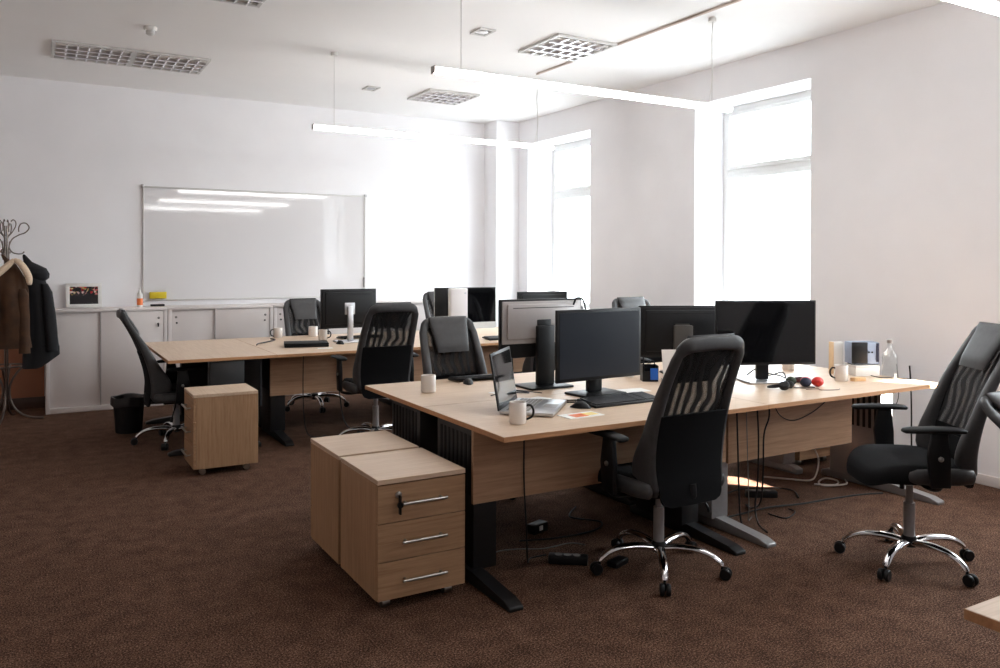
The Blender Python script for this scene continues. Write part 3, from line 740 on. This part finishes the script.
# ------------------------------------------------------------------ desk-top equipment
ZT = .74
def monitor(label, x, y, rot, w, h, zb, body='black', scr='screen', bez=.016, chin=.02, stand='black', base='black', neck_w=.05, base_sz=(.24, .19), deep=.045, back=None, plate=False, cover_lo=.012, group='monitors'):
    """screen faces local -Y; zb = bottom of the housing above the desk"""
    t = thing('monitor', label, 'monitor', (x, y, ZT), rot, group)
    W = w / 2
    MB().box(-W, W, .0, .020, zb, zb + h, .004, 2).build('housing', body, t)
    MB().box(-W + bez, W - bez, -.0012, .004, zb + chin, zb + h - bez).build('screen', scr, t)
    b = MB().prism([(-W + .012, zb + cover_lo), (W - .012, zb + cover_lo), (W - .012, zb + h - .012), (-W + .012, zb + h - .012)], 'Y', .018, .030, .006, 2)
    b.prism([(-W * .86, zb + h * .08 + cover_lo), (W * .86, zb + h * .08 + cover_lo), (W * .86, zb + h * .92), (-W * .86, zb + h * .92)], 'Y', .028, deep, .010, 2)
    bk = b.build('back_cover', back or body, t)
    MB().box(-W * .74, W * .74, deep - .002, deep + .001, zb + h * .86 - .004, zb + h * .86, 0).build('vent_slot', 'black_matt', bk)
    nk = MB().box(-neck_w, neck_w, deep - .004, deep + .028, .015, zb + h * (.62 if plate else .55), .006, 2)
    nk.box(-.05, .05, deep - .006, deep + .004, zb + h * .35, zb + h * .65, .004)
    nk.build('stand_neck', stand, t)
    bx, by = base_sz
    MB().box(-bx / 2, bx / 2, deep + .02 - by * .62, deep + .02 + by * .38, .0, .014, .006, 2).build('stand_base', base, t)
    return t
monitor('large dark monitor facing us above the black keyboard', 2.785, 3.66, 4, .625, .40, .09, 'black', 'screen', .018, .02, 'black', 'black', .05, (.30, .20))
monitor('wide black monitor facing us before the window, on silver base plate', 3.98, 3.53, -22, .665, .404, .112, 'black', 'screen_gloss', .008, .016, 'black', 'alu', .04, (.27, .20))
monitor('black monitor seen from the back with broad grey stand plate', 3.81, 4.12, 155, .585, .345, .115, 'black', 'screen', .015, .018, 'olive', 'black', .065, (.26, .2), plate=True)
monitor('silver-backed monitor seen from behind beside the open laptop', 2.675, 4.12, 180, .59, .35, .18, 'black', 'screen', .015, .018, 'black', 'black', .06, (.30, .22), back='alu_matt', cover_lo=.085)
monitor('black monitor with silver stand seen from behind on the far cluster', 2.57, 7.26, 180, .54, .365, .13, 'black', 'screen', .016, .02, 'alu', 'alu', .026, (.26, .2))
monitor('black monitor whose top edge shows over the silver-backed one', 4.62, 7.08, 180, .62, .36, .085, 'black', 'screen', .015, .018, 'black', 'black', .05, (.26, .2))
# all-in-one
t = thing('all_in_one_computer', 'glossy black all-in-one computer with white chin on the far cluster', 'computer', (3.64, 6.93, ZT), -3)
MB().box(-.325, .325, .0, .022, .10, .505, .006, 2).build('housing', 'alu', t)
MB().box(-.323, .323, -.003, .002, .165, .503, .001, 1).build('screen', 'screen_gloss', t)
MB().box(-.323, .323, -.003, .002, .102, .163, .001, 1).build('chin', 'white_plastic', t)
MB().prism([(.015, .02), (.03, .02), (.05, .28), (.02, .28)], 'X', -.09, .09, .003).build('stand_neck', 'alu', t)
MB().box(-.10, .10, -.09, .10, .0, .008, .003).build('stand_base', 'alu', t)
t = thing('tower_computer', 'white upright computer box standing before the all-in-one screen', 'computer', (3.435, 6.72, ZT), 0)
MB().box(-.092, .092, -.05, .0, .006, .506, .008, 2).build('case', 'white_plastic', t)
MB().box(-.086, .086, -.056, -.049, .014, .498, .004, 2).build('front_panel', 'white', t)
MB().lathe([(.008, 0), (.008, .003)], 12).xf(Matrix.Translation((.06, -.056, .46)) @ Matrix.Rotation(radians(90), 4, 'X')).build('power_button', 'alu', t)
for sx in (-1, 1): MB().box(sx * .07 - .015, sx * .07 + .015, -.045, -.005, .0, .007).build('foot', 'black_matt', t)

def keyboard(label, x, y, rot, w=.44, d=.155):
    t = thing('keyboard', label, 'keyboard', (x, y, ZT), rot, 'black keyboards')
    tilt = Matrix.Translation((0, 0, .006)) @ Matrix.Rotation(radians(5), 4, 'X')
    MB().box(-w / 2, w / 2, -d / 2, d / 2, 0, .014, .005, 2, tilt).build('case', 'black', t)
    for (a, b, nm, n) in ((-w / 2 + .01, -w / 2 + .29, 'letter_keys', 15), (-w / 2 + .298, -w / 2 + .345, 'arrow_keys', 3), (-w / 2 + .353, w / 2 - .01, 'number_keys', 4)):
        k = MB()
        for r in range(6):
            yy = -d / 2 + .012 + r * (d - .024) / 6
            for c in range(n):
                if nm == 'letter_keys' and r == 0 and 4 <= c <= 9: continue
                xx = a + (b - a) * c / n
                k.box(xx + .0012, xx + (b - a) / n - .0012, yy, yy + (d - .024) / 6 - .003, .0135, .0205, 0, 1, tilt)
            if nm == 'letter_keys' and r == 0:
                k.box(a + (b - a) * 4 / n, a + (b - a) * 10 / n - .002, yy, yy + (d - .024) / 6 - .003, .0135, .0205, 0, 1, tilt)
        k.build(nm, 'keycap', t)
    for sx in (-1, 1): MB().box(sx * w * .4 - .012, sx * w * .4 + .012, d / 2 - .02, d / 2 - .008, .0, .016).build('tilt_foot', 'black', t)
    return t
keyboard('black keyboard in front of the large dark monitor', 2.735, 3.425, 1.5, .455, .165)
keyboard('black keyboard on the desk with lone mug', 2.47, 4.535, 178, .36, .14)
keyboard('black keyboard below the all-in-one computer', 4.0, 6.78, 0)
keyboard('black keyboard behind the closed laptop on the far cluster', 2.80, 7.56, 180)
def mouse(label, x, y, rot, mat='black'):
    t = thing('computer_mouse', label, 'mouse', (x, y, ZT), rot, 'computer mice')
    rg = []
    for q in range(9):
        v = q / 8; yy = -.055 + .11 * v; s = max(.12, sin(pi * min(max(v, .03), .97)) ** .5); hh = .034 * sin(pi * (.15 + .75 * v)) * s
        rg.append([(.031 * s * cos(pi * k / 10), yy, .002 + hh * sin(pi * k / 10)) for k in range(11)] + [(.031 * s * cos(pi + pi * k / 4), yy, .0) for k in range(1, 4)])
    MB().ring_loft(rg).build('shell', mat, t, 70)
    MB().cyl((-.003, .025, .027), (.003, .025, .027), .008, None, 10).build('scroll_wheel', 'cable_grey', t)
    return t
mouse('black mouse beside the lone white mug', 2.33, 4.40, 160)
mouse('black mouse beside the closed laptop', 2.43, 7.08, 10)
mouse('black mouse tucked beside the silver laptop deck', 2.455, 3.395, 40)
mouse('black mouse right of the big keyboard, by the chair', 3.10, 3.47, 10)

# open laptop
t = thing('laptop', 'open silver laptop with glossy dark screen at the desk corner', 'laptop', (0, 0, ZT))
hx = Vector((.70, .714, 0)).normalized(); fx = Vector((hx.y, -hx.x, 0))
H1 = Vector((1.988, 3.428, 0)); w_, d_ = .40, .27
Mx = Matrix(((hx.x, -fx.x, 0, H1.x), (hx.y, -fx.y, 0, H1.y), (0, 0, 1, 0), (0, 0, 0, 1)))   # local x along hinge, local -y to the user
t.matrix_world = Matrix.Translation((0, 0, ZT)) @ Mx
MB().box(0, w_, -d_, 0, .004, .022, .005, 2).build('deck', 'alu', t)
kb = MB()
for r in range(6):
    for c in range(15): kb.box(.025 + c * .0235, .025 + c * .0235 + .020, -.045 - r * .0195, -.045 - r * .0195 + .016, .0215, .0235)
kb.build('keys', 'cable_grey', t)
MB().box(.15, .25, -.255, -.185, .0212, .0225, .001, 1).build('touchpad', 'alu_matt', t)
ang = Matrix.Translation((0, 0, .018)) @ Matrix.Rotation(radians(-9), 4, 'X')
MB().box(0, w_, 0.0, .009, .0, .285, .004, 2, ang).build('lid', 'black', t)
MB().box(.016, w_ - .016, -.001, .003, .022, .27, 0, 1, ang).build('screen', 'screen_gloss', t)
for i in range(4):
    MB().box(.02 if i % 2 else w_ - .05, .05 if i % 2 else w_ - .02, -.03 if i < 2 else -d_ + .02, -.02 if i < 2 else -d_ + .03, 0, .005).build('rubber_foot', 'black_matt', t)
# closed laptop
t = thing('closed_laptop', 'closed black laptop lying on the far cluster', 'laptop', (2.11, 7.06, ZT), -14)
MB().box(-.19, .19, -.13, .13, .003, .020, .006, 2).build('deck', 'black', t)
MB().box(-.19, .19, -.13, .13, .0215, .036, .006, 2).build('lid', 'black_matt', t)
MB().cyl((-.12, .131, .021), (.12, .131, .021), .007, None, 10).build('hinge', 'black', t)

def mug(label, x, y, rot, r=.041, h=.095, hm='white_gloss', group='white mugs'):
    t = thing('mug', label, 'mug', (x, y, ZT), rot, group)
    MB().lathe([(0, .001), (r * .9, .0), (r, .005), (r, h - .002), (r - .0015, h), (r - .004, h - .002), (r - .005, .012), (0, .010)], 28, cap=False).build('cup', 'white_gloss', t)
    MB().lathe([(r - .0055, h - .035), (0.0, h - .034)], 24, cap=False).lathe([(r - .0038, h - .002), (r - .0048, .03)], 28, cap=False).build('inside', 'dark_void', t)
    MB().tube(smooth([(r - .003, 0, h * .82), (r + .018, 0, h * .84), (r + .032, 0, h * .62), (r + .026, 0, h * .32), (r - .003, 0, h * .18)], 5), .0055, 8).build('handle', hm, t)
    return t
mug('white mug with black handle in front of the open laptop', 1.965, 3.215, -30, .041, .10, 'black')
mug('lone white mug at the far corner of the near cluster', 1.985, 4.24, 65, .043, .098)
mug('white mug with black handle before the device on the window desk', 4.475, 3.36, 155, .042, .10, 'black')
mug('white mug half hidden under the wide black monitor', 4.62, 3.90, 30, .042, .095)
mug('white mug with black handle left of the closed laptop', 2.09, 7.93, 180, .042, .10, 'black')
mug('white mug directly behind the closed laptop', 2.44, 7.93, 100, .045, .10)
mug('white mug with black handle right of the closed laptop', 2.41, 7.52, -20, .042, .10, 'black')

def slab(name, label, cat, x, y, rot, w, d, h, mat, z=ZT, bev=.001, group=None):
    o = MB().box(-w / 2, w / 2, -d / 2, d / 2, 0, h, bev, 1).build(name, mat, None, loc=(x, y, z)); o.rotation_euler = (0, 0, radians(rot))
    return tag(o, label, cat, group)
t = thing('note_sheet', 'white leaflet with orange and yellow patches before the keyboard', 'leaflet', (2.335, 3.225, ZT), 2)
MB().box(-.105, .105, -.055, .055, 0, .003).build('paper', 'paper', t)
MB().box(-.06, .02, -.04, .03, .003, .0036).build('orange_patch', 'orange', t)
MB().box(.02, .09, -.03, .03, .003, .0038).build('yellow_patch', plain('pale_yellow_print', rgb(236, 214, 140), .8), t)
slab('paper_note', 'small white note in front of the closed laptop', 'paper', 2.2, 6.80, -10, .13, .07, .002, 'paper')
slab('paper_sheet', 'loose white sheet between laptop and monitor foot', 'paper', 2.40, 3.72, 20, .14, .10, .002, 'paper')
slab('paper_sheet', 'white sheet lying behind the big keyboard', 'paper', 3.06, 3.70, -8, .17, .12, .002, 'paper')
slab('paper_sheet', 'white sheet under the cables on the mug desk', 'paper', 2.36, 4.0, 12, .16, .12, .002, 'paper')
# holder box with badges
t = thing('desk_organizer', 'black desk organizer with a blue card beside the large monitor', 'organizer', (3.40, 3.96, ZT), -30)
MB().box(-.05, .05, -.045, .045, .0, .006).box(-.05, -.044, -.045, .045, .006, .10).box(.044, .05, -.045, .045, .006, .10).box(-.044, .044, .039, .045, .006, .10).box(-.044, .044, -.045, -.039, .006, .065).build('tray', 'black', t)
MB().box(-.002, .046, -.052, -.047, .012, .085, .001).build('blue_card', 'blue', t)
MB().tube(smooth([(-.02, 0, .08), (.0, .0, .12), (.03, .0, .125), (.03, .005, .10), (.005, .005, .105), (.02, .008, .13)], 5), .003, 6).build('wire_loop', 'black', t)
MB().cyl((-.03, .01, .01), (-.035, .02, .15), .004, None, 8).build('pen', 'black', t)
t = thing('spray_bottle', 'pale pump bottle just behind the large monitor', 'bottle', (3.40, 4.16, ZT), 0)
MB().lathe([(0, .0), (.032, .0), (.035, .01), (.035, .11), (.022, .135), (.014, .14), (.014, .16)], 18).build('body', 'white_plastic', t)
MB().cyl((0, 0, .16), (0, 0, .195), .006, None, 10).box(-.03, .012, -.008, .008, .19, .205, .003).build('pump', 'bluegrey', t)
t = thing('document_stand', 'white papers propped upright between the two black monitors', 'papers', (3.56, 3.86, ZT), -25)
MB().box(-.10, .10, -.002, .002, .0, .20, 0, 1, Matrix.Rotation(radians(-14), 4, 'X')).build('front_sheet', 'paper', t)
MB().box(-.10, .10, .02, .06, 0, .012).box(-.01, .01, .004, .05, 0, .12, 0, 1).build('prop', 'white_plastic', t)

# window desk clutter
t = thing('binder_box', 'white upright box file with beige spine beside the black mug handle', 'box', (4.745, 3.60, ZT), -24)
MB().box(-.030, .035, -.02, .02, .0, .215, .002).build('cover', 'paper', t)
MB().box(-.046, -.030, -.02, .02, .0, .215, .001).build('spine', 'beige', t)
t = thing('carton', 'white carton under the black fronted device', 'box', (4.835, 3.47, ZT), -24)
MB().box(-.085, .085, -.07, .07, .0, .066, .002).build('body', 'paper', t)
MB().box(-.086, .086, -.071, .071, .056, .072, .002).build('lid', 'white_plastic', t)
t = thing('projector', 'small blue-grey device with black square front on the carton', 'device', (4.845, 3.47, ZT + .0725), -28)
MB().box(-.10, .085, -.055, .06, .006, .15, .005, 2).build('casing', 'bluegrey', t)
MB().box(-.105, .0, -.068, -.053, .010, .152, .004).build('front_plate', 'black', t)
MB().box(.062, .082, -.058, -.052, .02, .145, .001).build('vent_grille', 'indigo', t)
for k in range(2): MB().lathe([(.006, 0), (.006, .004)], 10).xf(Matrix.Translation((.012 + k * .022, -.055, .085)) @ Matrix.Rotation(radians(90), 4, 'X')).build('knob', 'black', t)
for sx in (-1, 1): MB().box(sx * .08 - .012, sx * .08 + .012, -.03, .03, .0, .007).build('foot', 'black_matt', t)
t = thing('glass_bottle', 'clear empty glass bottle at the window end of the desk', 'bottle', (4.735, 3.20, ZT), 0)
MB().lathe([(0, .002), (.044, .0), (.046, .008), (.046, .15), (.040, .175), (.020, .20), (.015, .215), (.014, .25)], 24, cap=False).lathe([(.0, .014), (.040, .012), (.043, .02), (.043, .148), (.037, .172), (.017, .198), (.012, .215), (.011, .25)], 24, cap=False).build('body', 'bottle', t)
MB().lathe([(.016, .243), (.0175, .247), (.0175, .262), (.013, .266), (.0, .266)], 18).build('stopper', 'alu_matt', t)
slab('wood_block', 'small tan wooden block beside the glass bottle', 'block', 4.56, 3.30, -12, .09, .04, .022, 'tan', bev=.002)
for nm, lb, x, y, r, mt in (('foam_ball', 'red ball among the clutter before the mug', 4.135, 3.27, .034, 'red'), ('foam_ball', 'pink ball just behind the navy one', 4.125, 3.35, .03, 'pink'), ('foam_ball', 'navy ball between pink and green ones', 4.065, 3.30, .032, 'indigo'), ('foam_ball', 'dark green ball, leftmost of the small balls', 4.035, 3.385, .031, 'green')):
    o = MB().sphere((0, 0, r * .88), r * 1.12, r, r * .88).build(nm, mt, None, 80, loc=(x, y, ZT)); tag(o, lb, 'ball', 'small coloured balls')
t = thing('headset', 'black headset with cable before the coloured balls', 'headset', (3.86, 3.27, ZT), 20)
for s in (-1, 1):
    MB().lathe([(.0, -.014), (.026, -.014), (.031, -.006), (.031, .008), (.024, .014), (0, .014)], 18).xf(Matrix.Translation((s * .035, .0, .031)) @ Matrix.Rotation(radians(35 * s), 4, 'Y')).build('ear_cup', 'black', t)
MB().tube(smooth([(-.055, .0, .03), (-.06, .05, .02), (-.03, .10, .012), (.03, .10, .012), (.06, .05, .02), (.055, .0, .03)], 5), .006, 8).build('headband', 'black_matt', t)
t = thing('glasses_case', 'dark maroon case beside the silver monitor base', 'case', (4.17, 3.44, ZT), 10)
MB().sphere((0, 0, .020), .038, .03, .020).build('lid', 'maroon', t, 80)
MB().box(.04, .14, -.012, .012, 0, .016, .005).build('grey_sleeve', 'bluegrey', t)

# ------------------------------------------------------------------ power strips, cables
def strip(label, x, y, rot, n=4, mat='black'):
    t = thing('power_strip', label, 'power strip', (x, y, 0), rot, 'power strips on the carpet')
    L = n * .045 + .06
    MB().box(-L / 2, L / 2, -.028, .028, .0, .042, .006, 2).build('casing', mat, t)
    for k in range(n):
        MB().lathe([(.019, .0), (.019, .002), (.015, .001)], 16).xf(Matrix.Translation((-L / 2 + .05 + k * .045, 0, .042))).build('socket', 'cable_grey', t)
    return t
strip('black power strip on the carpet left of the nearest chair base', 2.30, 3.30 - .02, -38, 3)
strip('black power strip beneath the window desk with cables plugged in', 4.02, 3.60, -32, 3)
t = thing('plug_adapter', 'small black plug cluster on the carpet behind the front chair', 'adapter', (2.42, 3.75, 0), 20)
MB().box(-.06, .06, -.03, .03, 0, .05, .006).build('casing', 'black', t); MB().box(-.02, .01, -.034, -.028, .015, .04, .002).build('white_plug', 'white_plastic', t)

def cable(label, pts, r=.004, mat='black', name='power_cable', cat='cable', n=6, group='loose cables'):
    o = MB().tube(smooth(pts, n), r, 6).build(name, mat, None, 80)
    return tag(o, label, cat, group)
F = .005
cable('black cable dropping from the laptop desk to the floor', [(2.03, 3.262, .705), (2.03, 3.262, .45), (2.05, 3.27, .2), (2.10, 3.34, .03), (2.17, 3.42, F), (2.26, 3.42, F)])
cable('thin grey cable curling on the carpet beside the black desk leg', [(1.98, 3.50, F), (2.06, 3.58, F), (2.18, 3.56, F), (2.30, 3.50, F), (2.46, 3.50, F), (2.52, 3.44, F)], .003, 'cable_grey')
cable('black cable looping on the carpet behind the front chair', [(2.25, 3.66, F), (2.45, 3.60, F), (2.70, 3.60, F), (2.82, 3.70, F), (2.72, 3.86, F), (2.86, 4.00, F)], .0045)
cable('black cable hanging near the first wooden panel joint', [(3.44, 3.262, .71), (3.445, 3.255, .45), (3.45, 3.25, .2), (3.45, 3.23, .03), (3.44, 3.14, F), (3.46, 3.06, F)], .005)
cable('second black cable hanging below the desk joint', [(3.60, 3.262, .71), (3.61, 3.255, .5), (3.60, 3.25, .25), (3.58, 3.25, .1), (3.55, 3.20, .02), (3.51, 3.10, F)], .005)
cable('thin grey cable hanging between the black ones', [(3.52, 3.266, .71), (3.53, 3.262, .4), (3.545, 3.265, .1), (3.58, 3.30, .006), (3.64, 3.33, .006)], .003, 'cable_grey')
cable('black cable hooked over from the desk joint, swinging right', [(3.70, 3.262, .71), (3.70, 3.258, .60), (3.655, 3.255, .5), (3.65, 3.255, .3), (3.68, 3.30, .1), (3.74, 3.42, .02), (3.80, 3.52, F)], .005)
cable('thin cable drooping along the window desk panel', [(3.74, 3.27, .70), (3.80, 3.27, .60), (3.92, 3.27, .555), (4.08, 3.27, .585), (4.22, 3.27, .65), (4.30, 3.27, .71)], .003, 'black', 'hanging_cable')
cable('small black cable coil hung on the wooden panel', [(3.16, 3.27, .70), (3.15, 3.27, .54), (3.165, 3.27, .48), (3.215, 3.27, .48), (3.225, 3.268, .54), (3.185, 3.262, .57), (3.155, 3.26, .54), (3.165, 3.26, .50), (3.195, 3.26, .50)], .003, 'black', 'hanging_cable')
cable('long dark cable snaking over the carpet toward the right chair', [(3.50, 3.40, F), (3.64, 3.405, F), (3.86, 3.385, .016), (4.095, 3.365, F), (4.34, 3.345, F), (4.60, 3.31, F), (4.76, 3.26, F)], .005)
cable('dark cable loop on the carpet under the desk joint', [(3.78, 3.33, .0045), (3.80, 3.22, .0045), (3.94, 3.27, .0045), (3.96, 3.335, .0045)], .004)
cable('dark cable from the power strip to the wall side', [(3.66, 3.70, F), (3.84, 3.74, F), (4.0, 3.78, F), (4.14, 3.75, F), (4.26, 3.68, F), (4.30, 3.58, F), (4.20, 3.46, F)], .004)
cable('white cable arching behind the right chair to the floor', [(4.40, 3.92, F), (4.50, 3.80, F), (4.60, 3.70, F), (4.72, 3.74, .02), (4.82, 3.80, .10), (4.80, 3.83, .20), (4.76, 3.82, .30)], .0055, 'cable_white')
cable('white cable coiled on the carpet by the window desk leg', [(4.55, 3.62, F), (4.66, 3.54, F), (4.76, 3.60, F), (4.74, 3.68, F), (4.62, 3.64, F), (4.58, 3.56, F), (4.70, 3.49, .016), (4.79, 3.56, .016)], .0055, 'cable_white')
cable('black cable hanging against the white wall by the right chair', [(5.50, 3.56, .75), (5.49, 3.54, .55), (5.48, 3.53, .3), (5.48, 3.54, .1), (5.44, 3.62, F)], .006)
cable('thin black cable swinging beside the thicker one on the wall', [(5.50, 3.66, .75), (5.49, 3.64, .5), (5.47, 3.72, .36), (5.46, 3.76, .2), (5.46, 3.72, .05), (5.42, 3.66, F)], .003)
cable('black cable from the blue-grey device across the desk end', [(4.78, 3.365, .752), (4.80, 3.32, ZT + .005), (4.85, 3.27, ZT + .005), (4.90, 3.16, ZT + .005)], .003)
cable('thin red-brown wire lying before the red ball', [(3.97, 3.22, ZT + .003), (4.05, 3.20, ZT + .003), (4.03, 3.16, ZT + .003), (4.12, 3.12, ZT + .003), (4.17, 3.14, ZT + .003)], .002, 'maroon')
cable('thin black wire running from the headset', [(3.955, 3.30, ZT + .004), (3.99, 3.26, ZT + .004), (4.02, 3.25, ZT + .004), (4.07, 3.24, ZT + .004)], .003)
cable('black cable lying across the far desk joint', [(1.735, 7.30, ZT + .0065), (1.78, 7.42, ZT + .0065), (1.90, 7.55, ZT + .0065), (2.0, 7.70, ZT + .0065), (1.99, 7.82, ZT + .0065)], .006)
cable('black wires tangled by the big monitor foot', [(2.47, 3.62, ZT + .004), (2.54, 3.585, ZT + .004), (2.60, 3.56, ZT + .02 - .016), (2.52, 3.53, ZT + .004), (2.45, 3.57, ZT + .004)], .004)
cable('thin black wire looping behind the big keyboard', [(2.92, 3.60, ZT + .006), (2.99, 3.62, ZT + .006), (3.02, 3.58, ZT + .006), (2.93, 3.56, ZT + .006)], .002)
cable('black wires on the mug desk behind the laptop', [(2.22, 3.92, ZT + .006), (2.34, 3.96, ZT + .008), (2.46, 3.90, ZT + .006), (2.40, 4.10, ZT + .006), (2.52, 4.16 - .3, ZT + .006)], .003)
cable('black cable dropping over the top of the silver-backed monitor', [(2.88, 4.06, 1.23), (2.90, 4.055, 1.272), (2.95, 4.06, 1.26), (2.975, 4.06, 1.18), (2.985, 4.05, 1.0), (2.98, 4.02, .80), (2.95, 3.95, ZT + .005)], .006)
cable('black cable hanging behind the far swivel chair', [(2.3, 6.79, .70), (2.32, 6.79, .4), (2.36, 6.76, .1), (2.45, 6.70, .02), (2.6, 6.72, F)], .005)
cable('black cable sagging below the far desk', [(2.0, 6.775, .70), (2.0, 6.775, .3), (2.02, 6.75, .05), (2.08, 6.68, F), (2.18, 6.72, F)], .004)
# tablet-like socket block on the cable pile
cable('black wires bunched round the wide monitor neck', [(4.10, 3.80, ZT + .006), (4.15, 3.76, ZT + .05), (4.19, 3.70, ZT + .012), (4.23, 3.62, ZT + .04), (4.19, 3.56, ZT + .012), (4.25, 3.66, ZT + .012), (4.17, 3.78, ZT + .03)], .0045)
slab('adapter_brick', 'small black power brick on the carpet beneath the front chair seat', 'adapter', 2.50, 3.50 - .36, 20, .11, .06, .03, 'black', 0, .005)

# ------------------------------------------------------------------ light, world, camera
W_ = bpy.data.worlds.new('sky'); SC.world = W_; W_.use_nodes = True
wn, wl = W_.node_tree.nodes, W_.node_tree.links
bg = wn['Background']; bg.inputs['Strength'].default_value = 4.4
tc = wn.new('ShaderNodeTexCoord'); sz = wn.new('ShaderNodeSeparateXYZ'); mr = wn.new('ShaderNodeMapRange'); cr = wn.new('ShaderNodeValToRGB')
wl.new(tc.outputs['Generated'], sz.inputs[0]); wl.new(sz.outputs['Z'], mr.inputs['Value']); mr.inputs['From Min'].default_value = -1; mr.inputs['From Max'].default_value = 1
wl.new(mr.outputs['Result'], cr.inputs['Fac']); wl.new(cr.outputs['Color'], bg.inputs['Color'])
ce = cr.color_ramp.elements; ce.new(.5); ce.new(.5)
for el, (p_, k_) in zip(ce, ((0, .36), (.46, .52), (.54, .70), (1, 1.3))): el.position = p_; el.color = (.86 * k_, .95 * k_, 1.0 * k_, 1)
sp = bpy.data.lights.new('low_sunbeam', 'SPOT'); sp.energy = 60000; sp.spot_size = radians(2.9); sp.spot_blend = .15; sp.shadow_soft_size = .05; sp.color = (1, .93, .84)
so = bpy.data.objects.new('low_sunbeam', sp); COL.objects.link(so)
tgt = Vector((4.10, 3.98, 0)); d = Vector((.62, -.78, .445)).normalized()
so.location = tgt + d * 12; so.rotation_euler = d.to_track_quat('Z', 'Y').to_euler()

cam = bpy.data.cameras.new('camera'); co = bpy.data.objects.new('camera', cam); COL.objects.link(co)
cam.sensor_width = 36; cam.sensor_fit = 'HORIZONTAL'; cam.lens = 806.93 * 36 / 1000
cam.shift_y = -(334 - 267.45) / 1000; cam.shift_x = 0; cam.clip_start = .02
co.location = (0, 0, 1.4947)
Rz = Matrix.Rotation(radians(-30.14), 3, 'Z'); Rp = Matrix.Rotation(radians(90 - .4126), 3, 'X'); Rr = Matrix.Rotation(radians(.1655), 3, 'Z')
co.rotation_euler = (Rz @ Rp @ Rr).to_euler()
SC.camera = co
vs = SC.view_settings
vs.view_transform = 'Standard'; vs.look = 'None'; vs.gamma = 1; vs.use_curve_mapping = False; vs.exposure = 2.16
SC.cycles.max_bounces = 10; SC.cycles.diffuse_bounces = 6; SC.cycles.transparent_max_bounces = 16
SC.cycles.sample_clamp_indirect = 8
